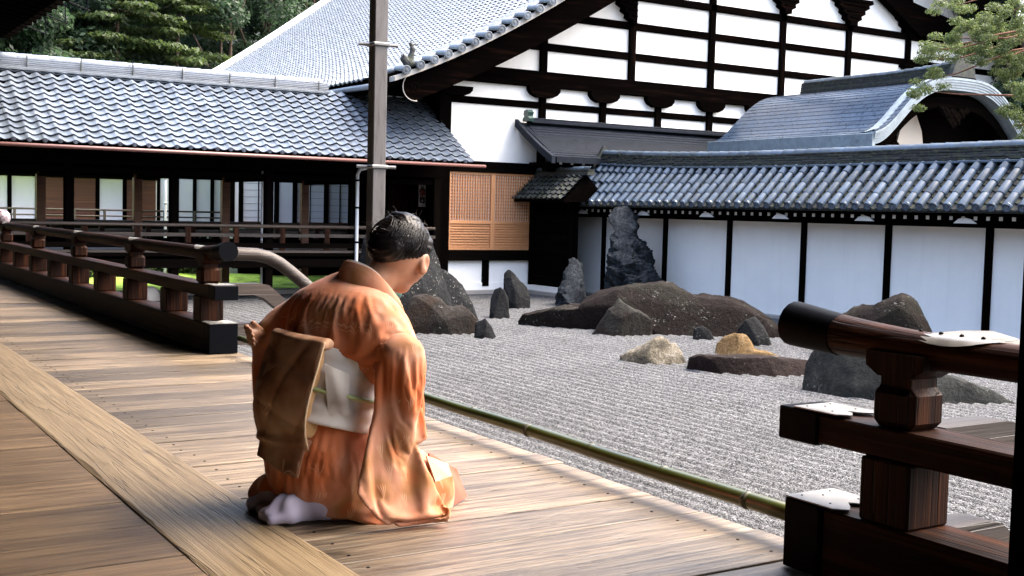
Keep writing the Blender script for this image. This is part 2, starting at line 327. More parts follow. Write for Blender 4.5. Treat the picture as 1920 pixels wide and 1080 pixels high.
def cloth(name, stops, sc=5.0, rough=.55, sheen=.3, fans=False, bmp=.2, weave=500.0):
    m, nt, b = mat(name, rough=max(rough, .7), spec=.15); b.inputs['Sheen Weight'].default_value = sheen*.5; b.inputs['Sheen Roughness'].default_value = .4
    v, _ = coords(nt, rnd=0.0); n = nd(nt, 'TexNoise', {'Vector': v, 'Scale': sc, 'Detail': 2.5, 'Roughness': .5})
    col = ramp(nt, n.outputs[0], stops)
    if fans:      # pine-needle fans: in each cell fine lines fan out from a foot
        tc = nd(nt, 'SeparateXYZ', {0: v})
        p2 = nd(nt, 'CombineXYZ', {0: mth(nt, 'ADD', tc.outputs[0], mth(nt, 'MULTIPLY', tc.outputs[1], .55)), 1: tc.outputs[2], 2: 0.0}).outputs[0]
        vo = nd(nt, 'TexVoronoi', {'Vector': p2, 'Scale': 14.0, 'Randomness': .6}, voronoi_dimensions='2D')
        df = nd(nt, 'VectorMath', {0: p2, 1: vo.outputs['Position']}, operation='SUBTRACT').outputs[0]
        ds = nd(nt, 'SeparateXYZ', {0: df})
        ang = mth(nt, 'ARCTAN2', ds.outputs[0], mth(nt, 'ADD', ds.outputs[1], .018))
        ln = mth(nt, 'SINE', mth(nt, 'MULTIPLY', ang, 46.0))
        msk = mth(nt, 'MULTIPLY', ramp(nt, vo.outputs['Distance'], [(.30, (1, 1, 1)), (.46, (0, 0, 0))]), ramp(nt, mth(nt, 'ABSOLUTE', ang), [(.24, (1, 1, 1)), (.30, (0, 0, 0))]))
        lines = mth(nt, 'MULTIPLY', ramp(nt, ln, [(.45, (0, 0, 0)), (.8, (1, 1, 1))]), msk)
        gate = ramp(nt, nd(nt, 'TexNoise', {'Vector': v, 'Scale': 3.5}).outputs[0], [(.34, (.1, .1, .1)), (.52, (.7, .7, .7))])
        nz = nd(nt, 'SeparateXYZ', {0: nd(nt, 'NewGeometry').outputs['Normal']}).outputs[2]; gate = mth(nt, 'MULTIPLY', gate, ramp(nt, mth(nt, 'ABSOLUTE', nz), [(.3, (1, 1, 1)), (.55, (0, 0, 0))]))
        col = mixc(nt, mth(nt, 'MULTIPLY', lines, gate), col, (.70, .48, .32))
    nt.links.new(col, b.inputs['Base Color'])
    n2 = nd(nt, 'TexNoise', {'Vector': v, 'Scale': 16.0, 'Detail': 3.0}); bump(nt, b, n2.outputs[0], bmp, .012); return m
M['kimono'] = cloth('kimono', [(.33, (.36, .082, .024)), (.43, (.44, .125, .045)), (.50, (.50, .185, .095)), (.56, (.52, .25, .16)), (.62, (.34, .16, .07)), (.70, (.42, .105, .036))], 3.8, fans=True)
M['obi'] = cloth('obi', [(.36, (.08, .034, .018)), (.46, (.21, .10, .055)), (.56, (.33, .185, .11)), (.66, (.42, .28, .19))], 6.0, .45, .1, fans=True)
M['obi_white'] = cloth('obi_white', [(.34, (.22, .18, .15)), (.44, (.42, .38, .35)), (.54, (.55, .52, .49)), (.7, (.62, .60, .57))], 7.0, .35, .1)
M['cord'] = mat('cord', (.30, .36, .16), .6)[0]; M['lining_red'] = cloth('lining_red', [(.3, (.5, .05, .03)), (.7, (.62, .10, .06))]); M['lining_cream'] = cloth('lining_cream', [(.3, (.46, .33, .21)), (.7, (.54, .41, .28))])
M['collar'] = cloth('collar', [(.3, (.74, .66, .6)), (.7, (.82, .75, .70))]); M['tabi'] = cloth('tabi', [(.3, (.40, .37, .50)), (.7, (.54, .51, .63))], 8.0)
M['tan'] = cloth('tan', [(.3, (.45, .27, .12)), (.7, (.56, .36, .18))])
def skinmat():
    m, nt, b = mat('skin', (.60, .36, .25), .5, .4); b.inputs['Subsurface Weight'].default_value = .18; b.inputs['Subsurface Radius'].default_value = (.012, .005, .003); b.inputs['Subsurface Scale'].default_value = 1.0
    v, _ = coords(nt, rnd=0); n = nd(nt, 'TexNoise', {'Vector': v, 'Scale': 14.0, 'Detail': 4.0}); nt.links.new(ramp(nt, n.outputs[0], [(.3, (.27, .125, .075)), (.7, (.34, .18, .11))]), b.inputs['Base Color']); return m
M['skin'] = skinmat()
def hairmat():
    m, nt, b = mat('hair', (.003, .0025, .003), .36, .22)
    v, _ = coords(nt, (60, 240, 120), rnd=0); n = nd(nt, 'TexNoise', {'Vector': v, 'Scale': 1.0, 'Detail': 5.0, 'Distortion': .5})
    nt.links.new(ramp(nt, n.outputs[0], [(.35, (.002, .0015, .002)), (.7, (.007, .005, .005))]), b.inputs['Base Color']); bump(nt, b, n.outputs[0], .35, .004); return m
M['hair'] = hairmat(); M['hairwisp'] = mat('hairwisp', (.035, .02, .014), .4)[0]
M['bronze'] = tilemat('bronze', (.03, .085, .07), .35, 0, .6); M['purple'] = cloth('purple', [(.4, (.12, .09, .11)), (.55, (.30, .25, .27)), (.7, (.12, .09, .11))], 30.0)
M['red'] = mat('red', (.45, .03, .02), .5)[0]; M['ink'] = mat('ink', (.01, .01, .01), .6)[0]; M['signwhite'] = mat('signwhite', (.62, .61, .58), .6)[0]
# ================================================================== SETTING
# ---- gravel court: raked ridges run along the veranda
def build_gravel():
    xs = np.concatenate([[-40, -8], np.arange(2.2, 15.7, .022), [16.5, 30, 120]]); ys = np.concatenate([[-60, -8], np.arange(0, 22.7, .35), [26, 60]])
    X, Y = np.meshgrid(xs, ys, indexing='ij'); Z = np.full_like(X, G)
    inn = (X > 2.3) & (X < 15.5) & (Y > -1) & (Y < 22.4)
    jit = np.array([[mn.noise((x*.35, y*.4, 0)) for y in ys] for x in xs]); jit2 = np.array([[mn.noise((x*3.1, y*2.3, 5)) for y in ys] for x in xs])
    Z += inn*(.019*np.sin(2*pi*X/.15 + 1.0*jit) + .010*jit2 + .012*jit)
    n, m_ = X.shape; idx = np.arange(n*m_).reshape(n, m_)
    Fc = np.stack([idx[:-1, :-1], idx[1:, :-1], idx[1:, 1:], idx[:-1, 1:]], -1).reshape(-1, 4)
    tag(raw('gravel_garden', np.stack([X, Y, Z], -1).reshape(-1, 3), Fc, M['gravel']), 'raked pale grey gravel filling the dry garden', None, None, 'structure')
build_gravel()
# loose pebbles on top so that the near gravel has real grains (uncountable)
def pebbles():
    n = 16000; t = np.array([[1,0,0],[-1,0,0],[0,1,0],[0,-1,0],[0,0,.8],[0,0,-.4]]); fq = np.array([[0,2,4],[2,1,4],[1,3,4],[3,0,4],[2,0,5],[1,2,5],[3,1,5],[0,3,5]])
    d = 3.0 + 9.0*RS.rand(n)**1.6; yy = 1.5+10*RS.rand(n); xx = 2.5 + 7.5*RS.rand(n)**1.5
    sc = .004+.005*RS.rand(n)
    V = t[None]*sc[:, None, None]*(0.7+.6*RS.rand(n, 6, 1)); a = RS.rand(n)*6.28; c, s = np.cos(a), np.sin(a)
    Vx = V[..., 0]*c[:, None]-V[..., 1]*s[:, None]; Vy = V[..., 0]*s[:, None]+V[..., 1]*c[:, None]
    V = np.stack([Vx+xx[:, None], Vy+yy[:, None], V[..., 2]+G+.008+.019*np.sin(2*pi*xx[:, None]/.15)], -1)
    Fc = (fq[None]+(np.arange(n)*6)[:, None, None]).reshape(-1, 3)
    tag(raw('loose_gravel', V.reshape(-1, 3), Fc, M['gravel'], None, False), 'loose pale grey gravel grains lying on the raked court', 'gravel', None, 'stuff')
pebbles()
# ---- mossy ground beyond the corridor and hillside
def sheet(name, x0, x1, y0, y1, nx, ny, fz, m, label, kind='structure'):
    xs = np.linspace(x0, x1, nx); ys = np.linspace(y0, y1, ny)
    V = [(x, y, fz(x, y)) for x in xs for y in ys]; idx = np.arange(nx*ny).reshape(nx, ny)
    return tag(raw(name, V, np.stack([idx[:-1, :-1], idx[1:, :-1], idx[1:, 1:], idx[:-1, 1:]], -1).reshape(-1, 4), m), label, None, None, kind)
sheet('moss_ground', -8, 12.2, 23.9, 48, 60, 60, lambda x, y: G+.03+.14*max(0, mn.noise((x*.7, y*.7, 1)))+.04*mn.noise((x*4, y*4, 2))+.02*(y-24), M['moss'], 'bright green moss ground beyond the covered corridor')
sheet('hill', -70, 140, 52, 150, 40, 30, lambda x, y: G-.2+.42*(y-52)+2*mn.noise((x*.05, y*.05, 3)), M['leaf_dark'], 'wooded hillside behind the temple roofs')

# ---- veranda floor
ver = tag(obj('veranda_floor', None, None, (1.9, 4, 0)), 'worn plank veranda floor at the garden edge', None, None, 'structure')
y = -1.2; k = 0
while y < 21.5:
    wd = random.uniform(.2, .34); x1 = 2.545+random.uniform(-.014, .010); dz = random.uniform(-.003, .002)
    MB().box((1.277, y, -.055+dz), (x1, y+wd-random.uniform(.008, .013), dz), .0015).build('plank', M['plank'], ver)
    if y < 9:
        nl_ = MB()
        for xn in (1.34, 2.40):
            for q in (.25, .75): nl_.lathe((xn+random.uniform(-.01, .01), y+wd*q, dz), [(.0055, -.002), (.0055, .0008), (.004, .0016), (.001, .0018)], 8)
        tag(nl_.build('plank_nails', M['blackmetal'], ver), kind='stuff')
    y += wd
MB().box((2.36, -1.2, -.3), (2.47, 21.5, -.06)).build('edge_beam', M['dark_y'], ver)
for yy in np.arange(-.8, 21, 1.9): MB().box((2.33, yy-.07, G), (2.47, yy+.07, -.302)).build('support_post', M['dark_z'], ver)
inn = tag(obj('inner_floor', None, None, (0, 4, 0)), 'darker inner corridor boards beside the threshold beam', None, None, 'structure')
y = -1.4
while y < 21.5:
    wd = random.uniform(.26, .42); dz = random.uniform(-.002, .002)
    MB().box((-1.4, y, -.055+dz), (.938, y+wd-random.uniform(.005, .009), dz), .0015).build('plank', M['plank_in'], inn); y += wd
def build_threshold():
    # one long beam with a slightly worn, chipped arris
    ys = np.arange(-1.3, 21.6, .06); m_ = MB(); ring = []
    for yy in ys:
        c0 = .004+.012*max(0, mn.noise((yy*2.2, 0, 7)))+.005*abs(mn.noise((yy*9, 1, 7))); c1 = .006+.008*max(0, mn.noise((yy*1.7, 5, 7)))
        ring.append([(.9395, yy, -.05), (.9395, yy, .006-c0*.6), (.9395+c0*1.6, yy, .006), (1.2755-c1*1.5, yy, .006), (1.2755, yy, .006-c1*.6), (1.2755, yy, -.05)])
    V = [p for r in ring for p in r]; n = 6
    Fc = [(i*n+k_, i*n+(k_+1) % n, (i+1)*n+(k_+1) % n, (i+1)*n+k_) for i in range(len(ring)-1) for k_ in range(n)]
    m_.add(V, Fc); m_.build('threshold_beam', M['thresh'], ver)
build_threshold()

# ---- the hall we stand in: deep eave, rafters, pillar, back wall
hj = thing('main_hall', (-1.4, 8, 0), 'dark wooden temple hall whose eave and pillar frame the view', 'temple')
EX, EZ = 3.8, 3.92
m_ = MB(); m_.prism([(EX-.12, EZ+.02), (EX-.12, EZ+.16), (-9, 9.2), (-9, 8.8), (-1.6, 4.9)], 1, -14, 24); m_.build('eave_roof', M['dark_y'], hj)
rm = MB(); rm.prism([(EX, EZ-.02), (EX, EZ+.06), (-1.4, EZ+1.0), (-1.4, EZ+.86)], 1, -.05, .05)
rme = rm.mesh('rafter', M['dark_x'])
for yy in np.arange(-4, 24, .42): obj('rafter', rme, hj, (0, yy, 0))
MB().box((2.05, -14, 3.55), (2.25, 24, 3.9)).build('eave_beam', M['dark_y'], hj)
MB().box((-1.6, -14, 0), (-1.4, 24, 5.0)).build('back_wall', M['dark_z'], hj)
MB().box((-1.4, -14, 0), (2.5, -13.8, 5.0)).build('side_wall', M['dark_z'], hj)
p = MB().box((.985, .47, .0125), (1.205, .687, 4.4), .012).build('pillar', M['dark_z'], hj)
p['label'] = 'near black square pillar at the right edge of the veranda'
# gutter hangers below the eave
for yy in (15.6, 17.2, 18.8, 20.4, 22.0):
    m_ = MB().tube([(EX-.02, yy, EZ+.02), (EX+.34, yy, EZ-.10)], .012, 6).tube([(EX+.30, yy, EZ-.09), (EX+.30, yy, EZ+.22)], .011, 6)
    m_.build('gutter_hanger', M['blackmetal'], hj)

# ---- square downspout on the garden side
ds = thing('downspout', (3.8, 7.99, G), 'tall square grey-brown downspout standing behind the kneeling woman', 'downspout')
MB().box((3.747, 7.937, G+.01), (3.853, 8.043, 5.2), .006).build('pipe', M['downspout'], ds)
for pz in (2.146, 1.254, .1):
    MB().box((3.733, 7.923, pz-.013), (3.867, 8.057, pz+.013), .006).tube([(3.66, 8.03, pz), (3.94, 7.95, pz)], .012, 8).build('band', M['steel'], ds)

# ================================================================== RAILINGS
def round_rail(path, r, seg=14): return MB().tube(path, r, seg)
def strut(m_, x, y, z0, z1):    # upper strut with rounded shoulders and a neck and flared saddle
    h = z1-z0; w = .066
    m_.box((x-w, y-w, z0), (x+w, y+w, z0+h*.62), .018)
    m_.box((x-w*.72, y-w*.72, z0+h*.62), (x+w*.72, y+w*.72, z0+h*.76))
    m_.prism([(y-w*.75, z0+h*.76), (y+w*.75, z0+h*.76), (y+w*1.35, z0+h*.9), (y+w*1.35, z1+.02), (y-w*1.35, z1+.02), (y-w*1.35, z0+h*.9)], 0, x-w*.9, x+w*.9)
    return m_
RX = 2.43
def railing(y_end, sgn, y_far, name, label, n_low):
    """sgn +1: the rail runs towards +Y from its end, -1 towards -Y"""
    t = thing(name, (RX, y_end+sgn*2, 0), label, 'railing', 'railings along the veranda edge')
    ys = lambda d: y_end+sgn*d
    b = MB().box((RX-.085, ys(.13), .004), (RX+.085, y_far, .186), .006).build('base_beam', M['brown_y'], t)
    cpm = MB().box((RX-.094, ys(0), .002), (RX+.094, ys(.128), .192), .004); cp = cpm.build('metal_shoe', M['blackmetal'], t)
    # bright worn metal sheet on the shoe top, with a scalloped inner end
    def sheet_top(z, x0, x1, ln, par):
        pts = [(x0, ys(.0)), (x1, ys(.0)), (x1, ys(ln)), (x1-.03, ys(ln+.03)), (x1-.06, ys(ln+.005)), ((x0+x1)/2, ys(ln-.03)), (x0+.06, ys(ln+.005)), (x0+.03, ys(ln+.03)), (x0, ys(ln))]
        MB().prism(pts, 2, z, z+.0035).build('metal_sheet', M['polymetal'], par)
        nm = MB()
        for (u, v_) in ((.2, .15), (.8, .15), (.5, .3), (.2, .75), (.8, .75)):
            nm.lathe((x0+(x1-x0)*u, ys(ln*v_), z+.0035), [(.003, 0), (.0025, .0015), (.001, .002)], 8)
        tag(nm.build('nail', M['blackmetal'], par), kind='stuff')
    sheet_top(.193, RX-.09, RX+.09, .17, cp)
    MB().box((RX-.07, ys(.05), .352), (RX+.07, y_far, .43), .005).build('mid_rail', M['brown_y'], t)
    c2 = MB().box((RX-.078, ys(-.05), .346), (RX+.078, ys(.09), .436), .004).build('metal_shoe', M['blackmetal'], t); sheet_top(.437, RX-.074, RX+.074, .15, c2)
    # top rail, upturned and swelling towards its end
    path = []; rad = []
    for i in range(13):
        u = i/12; path.append((RX, ys(-.075+.6*u), .628+.028*(1-u)**2)); rad.append(.044+.016*(1-u)**1.5)
    path += [(RX, y_far, .628)]; rad += [.044]
    MB().tube(path, rad, 18).build('top_rail', M['brown_y'], t, 50)
    sl = [i for i in range(6)]
    m_ = MB().tube([(RX, ys(-.082), .6565), (RX, ys(-.02), .651), (RX, ys(.09), .641)], [.0625, .0605, .056], 18); m_.build('end_cap', M['blackmetal'], t, 50)
    # saddle plates on top rail (bright metal leaf shapes)
    for d in (.44,)+tuple(np.arange(2.165, 9, 2.006)):
        if (ys(d)-y_far)*sgn > 0: continue
        V = []; Fc = []; L = .15; rr = .044+.016*max(0, 1-(d+.075)/.6)**1.5+.002; zc = .628+.028*max(0, 1-(d+.075)/.6)**2
        for i in range(9):
            u = -1+2*i/8; wth = 1.0*(1-abs(u)**2.2)+.12
            for j in range(7):
                a = pi/2+wth*(-1+2*j/6)*.95; V.append((RX+rr*cos(a), ys(d+L*u), zc+rr*sin(a)))
        Fc = [(i*7+j, i*7+j+1, (i+1)*7+j+1, (i+1)*7+j) for i in range(8) for j in range(6)]
        pm = MB().add(V, Fc); pl = pm.build('saddle_plate', M['polymetal'], t, True)
        nm = MB()
        for u in (-.6, -.2, .2, .6): nm.lathe((RX, ys(d+L*u), zc+rr), [(.006, 0), (.005, .004), (.002, .006)], 8)
        tag(nm.build('nail', M['blackmetal'], pl), kind='stuff')
    wsh = .078
    for i in range(n_low):
        d = (.32, 1.10)[i] if i < 2 else 2.165+1.003*(i-2)
        MB().box((RX-wsh, ys(d-.0)-wsh, .187), (RX+wsh, ys(d)+wsh, .351), .006).build('block', M['brown_z'], t)
        if i % 2 == 0: strut(MB(), RX, ys(d), .431, .60).build('strut', M['brown_z'], t)
    # stair handrails turning out to the garden and down
    yr = ys(.32)
    def slope(x0, z0, r0=.16, drop=.80, run=1.06):
        pts = [(RX+.03, yr, z0), (x0, yr, z0)]
        for i in range(1, 9):
            u = i/8; pts.append((x0+.22*u, yr, z0-.11*u*u))
        pts.append((RX+run+.25, yr, z0-drop)); return pts
    hp = [(RX+.02, yr, .622), (RX+.20, yr, .625), (RX+.32, yr, .62), (RX+.41, yr, .600), (RX+.49, yr, .56), (RX+.57, yr, .502), (RX+.64, yr, .446), (RX+1.30, yr, -.09)]
    MB().tube(hp, [.044]*8, 16).build('stair_handrail', M['weather_x'], t, 50)
    def beamrail(z0, z1, xk, end_drop):
        up = [(RX+.09, z1), (xk, z1), (xk+.06, z1-.012), (RX+1.33, z1-end_drop)]; lo = [(RX+1.33, z0-end_drop), (xk+.02, z0-.02), (xk-.04, z0), (RX+.09, z0)]
        return MB().prism(up+lo, 1, yr-.05, yr+.05)
    beamrail(.352, .428, RX+.34, .78).build('stair_midrail', M['weather_x'], t)
    beamrail(.02, .165, RX+.28, .78).build('stair_stringer', M['weather_x'], t)
    nx = RX+1.34
    MB().lathe((nx, yr, G), [(.075, 0), (.075, 1.0)], 20).build('newel_post', M['weather_z'], t, 40)
    fin = MB().lathe((nx, yr, G+.985), [(.079, 0), (.079, .045), (.083, .05), (.083, .065), (.079, .07), (.079, .13), (.083, .135), (.083, .15), (.079, .155), (.077, .175), (.06, .185), (.045, .195), (.045, .215), (.066, .235), (.072, .262), (.062, .295), (.03, .325), (.008, .345), (.001, .35)], 24)
    f_ = fin.build('finial', M['bronze'], t, 40); f_['label'] = 'green bronze onion finial cap'
    return t
railing(7.31, 1, 16.5, 'veranda_railing', 'brown wooden veranda railing running left from the kneeling woman', 10)
railing(2.30, -1, -1.3, 'veranda_railing', 'near dark veranda railing end with bright metal fittings at right', 4)
# steps between the stair handrails
st = thing('wooden_steps', (3.1, 4.8, G), 'low wooden steps below the veranda edge between the two handrails', 'steps')
for i in range(4):
    z = -.18*(i+1)-.02
    MB().box((2.56+.28*i, 2.32, z-.05), (2.86+.28*i, 7.28, z), .006).build('tread', M['weather_y'], st)
    MB().box((2.80+.28*i, 2.34, max(G, z-.20)), (2.83+.28*i, 7.26, z-.052)).build('riser', M['dark_y'], st)
# bamboo barrier pole
bp = thing('bamboo_pole', (2.5, 4.5, .1), 'long green-black bamboo pole laid across the step opening', 'pole')
path = [(2.505+.006*sin(i*1.3), 2.27+i*.26, .082+.022*((2.27+i*.26)/6)) for i in range(20)]
MB().tube(path, [.0265-.0004*i for i in range(20)], 16).build('culm', M['bamboo'], bp, True)
for i, yy in enumerate((2.62, 3.02, 3.43, 3.85, 4.28, 4.72, 5.17, 5.63, 6.1, 6.58)):
    zz = .082+.022*(yy/6); r = .0280-.0015*(yy-2.3)
    MB().tube([(2.505, yy-.011, zz), (2.505, yy-.004, zz), (2.505, yy+.002, zz), (2.505, yy+.01, zz)], [r-.002, r+.0012, r+.0005, r-.003], 16).build('node_ring', M['bamboo_node'], bp, True)

# ================================================================== ROOF TILE KIT
def pan_tile(name, w, L, m, th=.026):
    prof = [(0, .012), (.10, .030), (.20, .034), (.30, .022), (.42, .002), (.55, -.012), (.70, -.014), (.85, -.004), (1.0, .014)]
    V = []; n = len(prof)
    for (u, z) in prof: V.append((u*w, L, z-.004))
    for (u, z) in prof: V.append((u*w, 0, z+th))
    for (u, z) in prof: V.append((u*w, .006, z+.009))
    Fc = [(i, i+1, n+i+1, n+i) for i in range(n-1)] + [(n+i, n+i+1, 2*n+i+1, 2*n+i) for i in range(n-1)]
    return V, Fc
def mb_mesh(name, V, Fc, m, smooth=False):
    me = bpy.data.meshes.new(name); me.from_pydata(V, [], Fc); me.update(); me.materials.append(m); fix(me)
    if smooth: shade(me, smooth)
    return me
def barrel(name, r, L, m, seg=9, lip=.012, arc=pi):
    V = []
    for (yy, rr) in ((0, r), (.012, r+.004), (L*.9, r-.004), (L, r-.006)):
        for k in range(seg+1):
            a = (pi-arc)/2+arc*k/seg; V.append((rr*cos(a), yy, rr*sin(a)))
    n = seg+1; Fc = [(i*n+k, i*n+k+1, (i+1)*n+k+1, (i+1)*n+k) for i in range(3) for k in range(seg)] + [tuple(range(n))]
    return mb_mesh(name, V, Fc, m, 40)
def disc_mesh(name, r, m, depth=.05):     # antefix: round tile end with a rim and boss, facing -y locally
    V = []; seg = 16
    rings = [(r, .05), (r, -.0), (r*.82, -.004), (r*.80, .006), (r*.42, .006), (r*.34, -.003), (.001, -.006)]
    for (rr, yy) in rings:
        for k in range(seg): V.append((rr*cos(2*pi*k/seg), yy, rr*sin(2*pi*k/seg)))
    Fc = [(i*seg+k, i*seg+(k+1) % seg, (i+1)*seg+(k+1) % seg, (i+1)*seg+k) for i in range(len(rings)-1) for k in range(seg)]
    return mb_mesh(name, V, Fc, m, 40)

# ================================================================== COVERED CORRIDOR
cr = thing('covered_corridor', (8, YC, G), 'long open corridor with a pale tiled roof and dark posts', 'corridor')
EY, EZC, RY, RZ = 21.05, 1.90, 23.38, 3.34
ang = atan2(RZ-EZC, RY-EY); LS = sqrt((RZ-EZC)**2+(RY-EY)**2); NR = 13; ex = LS/NR; TW = .2455
tv, tf = pan_tile('roof_tile', TW, ex*1.12, M['tile']); tme = mb_mesh('roof_tile', tv, tf, M['tile'], 50)
x_first = 1.9-20*TW; ncol = 62; cnt = 0; rest = MB()
for i in range(ncol):
    for r in range(NR):
        loc = (x_first+i*TW, EY+cos(ang)*ex*r, EZC+.03+sin(ang)*ex*r)
        rx = ang-.035+random.uniform(-.012, .012)
        vis = i >= 23 and cnt < 299
        # the near part tile by tile, the far shaded end as one mass
        if vis and i < 47:
            obj('roof_tile', tme, cr, (loc[0]+random.uniform(-.004, .004), loc[1], loc[2]+random.uniform(-.003, .004)), (rx, 0, random.uniform(-.012, .012))); cnt += 1
        else:
            Rm = Matrix.Rotation(rx, 3, 'X'); rest.add([Rm @ Vector(v)+Vector(loc) for v in tv], tf)
tag(rest.build('roof_tiles_far', M['tile'], cr, 50), kind='stuff')
dme = disc_mesh('eave_disc', .042, M['tile'])
for i in range(ncol): obj('eave_disc', dme, cr, (x_first+i*TW+.045, EY-.012, EZC+.052), (ang*.3, 0, 0))
xl, xr = x_first, x_first+ncol*TW
m_ = MB(); m_.prism([(EY+.03, EZC-.03), (EY+.03, EZC+.012), (RY, RZ+.015), (2*RY-EY, EZC+.03), (2*RY-EY, EZC-.03), (RY, RZ-.08)], 0, xl, xr); m_.build('roof_deck', M['dark_x'], cr)
# back slope tiles seen from nowhere near: plain sheet of the same clay
MB().prism([(RY, RZ+.02), (RY, RZ+.05), (2*RY-EY+.05, EZC+.07), (2*RY-EY+.05, EZC+.04)], 0, xl, xr-.01).build('back_slope', M['tile'], cr)
# ridge: courses of thin flat tiles, round caps, iron straps
xre = 9.93
for k_ in range(5):
    z = RZ+.015+k_*.036; wd = .15-.008*k_
    MB().box((xl, RY-wd, z), (xre, RY+wd, z+.031), .004).build('ridge_course', M['tile'], cr)
MB().box((xl, RY-.19, RZ-.035), (xre, RY+.19, RZ+.012), .004).build('ridge_course', M['tile_hall'], cr)
cme = barrel('ridge_cap', .082, .30, M['tile'])
for i in range(int((xre-xl)/.285)): obj('ridge_cap', cme, cr, (xl+.285*(i+1), RY, RZ+.195), (0, 0, pi/2))
for xx in np.arange(xl+.35, xre+.1, .95):
    MB().box((min(xx, xre-.03), RY-.165, RZ-.04), (min(xx, xre-.03)+.018, RY-.150, RZ+.25)).build('ridge_strap', M['tile_old'], cr)
MB().tube([(xl, EY-.05, EZC-.045), (12.45, EY-.05, EZC-.045)], .034, 10).build('gutter', M['gutter'], cr, True)
# beams and rafters under the eave
for yy, z0, z1 in ((YC-.09, 1.62, 1.86), (YC+2.51, 1.62, 1.86)): MB().box((xl, yy, z0), (12.1, yy+.18, z1)).build('head_beam', M['dark_x'], cr)
rm = MB(); rm.prism([(EY+.06, EZC-.10), (EY+.06, EZC-.03), (RY, RZ-.10), (RY, RZ-.19)], 0, -.035, .035); rme = rm.mesh('rafter', M['dark_y'], (0, 0, 0))
for xx in np.arange(-2.9, 12.2, .46): obj('rafter', rme, cr, (xx, 0, 0))
FX = [-2.9, -1.05, .8, 2.65, 4.52, 6.40, 8.25, 10.05, 11.95]
for xx in FX:
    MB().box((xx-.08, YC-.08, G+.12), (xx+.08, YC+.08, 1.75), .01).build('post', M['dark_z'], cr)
    MB().box((xx-.16, YC-.16, G), (xx+.16, YC+.16, G+.12), .02).build('footing_stone', M['stone'], cr)
for xx in FX[:-1]:
    MB().box((xx-.085, YC+2.52, G), (xx+.085, YC+2.68, 1.75), .01).build('back_post', M['shutter'], cr)
    MB().box((xx-.045, YC+.05, 1.42), (xx+.045, YC+2.5, 1.55)).build('tie_beam', M['dark_y'], cr)
for yy in (YC, YC+2.6):
    MB().box((xl, yy-.05, 1.46), (11.9, yy+.05, 1.56)).build('lintel', M['dark_x'], cr)
MB().box((xl, YC-.12, .03), (11.9, YC+2.7, .075)).build('floor', M['weather_x'], cr)
MB().box((xl, YC-.14, -.04), (11.9, YC-.04, .027)).build('floor_beam', M['dark_x'], cr)
MB().box((xl, YC-.11, -.26), (11.9, YC-.01, -.09)).build('floor_beam', M['dark_x'], cr)
MB().box((xl, YC+2.5, -.26), (11.9, YC+2.6, .027)).build('floor_beam', M['dark_x'], cr)
for yy in (YC-.09, YC+2.66):
    MB().tube([(xl, yy, .545), (11.9, yy, .545)], .036, 10).build('handrail', M['weather_x'], cr, True)
    MB().box((xl, yy-.03, .335), (11.9, yy+.03, .40)).build('rail', M['weather_x'], cr)
    MB().box((xl, yy-.04, .12), (11.9, yy+.04, .22)).build('rail', M['dark_x'], cr)
    for xx in np.arange(-2.71, 11.8, .935):
        if min(abs(xx-f) for f in FX) > .2: MB().box((xx-.05, yy-.035, .076), (xx+.05, yy+.035, .512)).build('baluster', M['brown_z'], cr)
for xx in np.arange(2.2, 11.9, .62): MB().box((xx-.03, YC+.2, -.30), (xx+.03, YC+2.4, .028)).build('joist', M['dark_y'], cr)
# white plastic downpipes
for px, yy, nm in ((669.5, YC-.16, 'white rain downpipe in front of the corridor, right of the others'), (492, YC+.45, 'slim white downpipe behind the middle corridor posts'), (310, YC+4.4, 'slim white downpipe far behind the left corridor posts')):
    x_ = ay(px, 400, yy)[0]; r = .035 if px > 600 else .03
    t = thing('downpipe', (x_, yy, G), nm, 'downpipe')
    MB().tube([(x_, yy, G), (x_, yy, 1.62), (x_+.05, yy-.0, 1.72), (x_+.28, yy, 1.78)], r, 10).build('pipe', M['pipe'], t, 50)
    for z in (.25, .95, 1.5): MB().tube([(x_, yy, z-.02), (x_, yy, z+.02)], r+.008, 10).build('clip', M['blackmetal'] if px > 600 else M['pipe'], t, True)

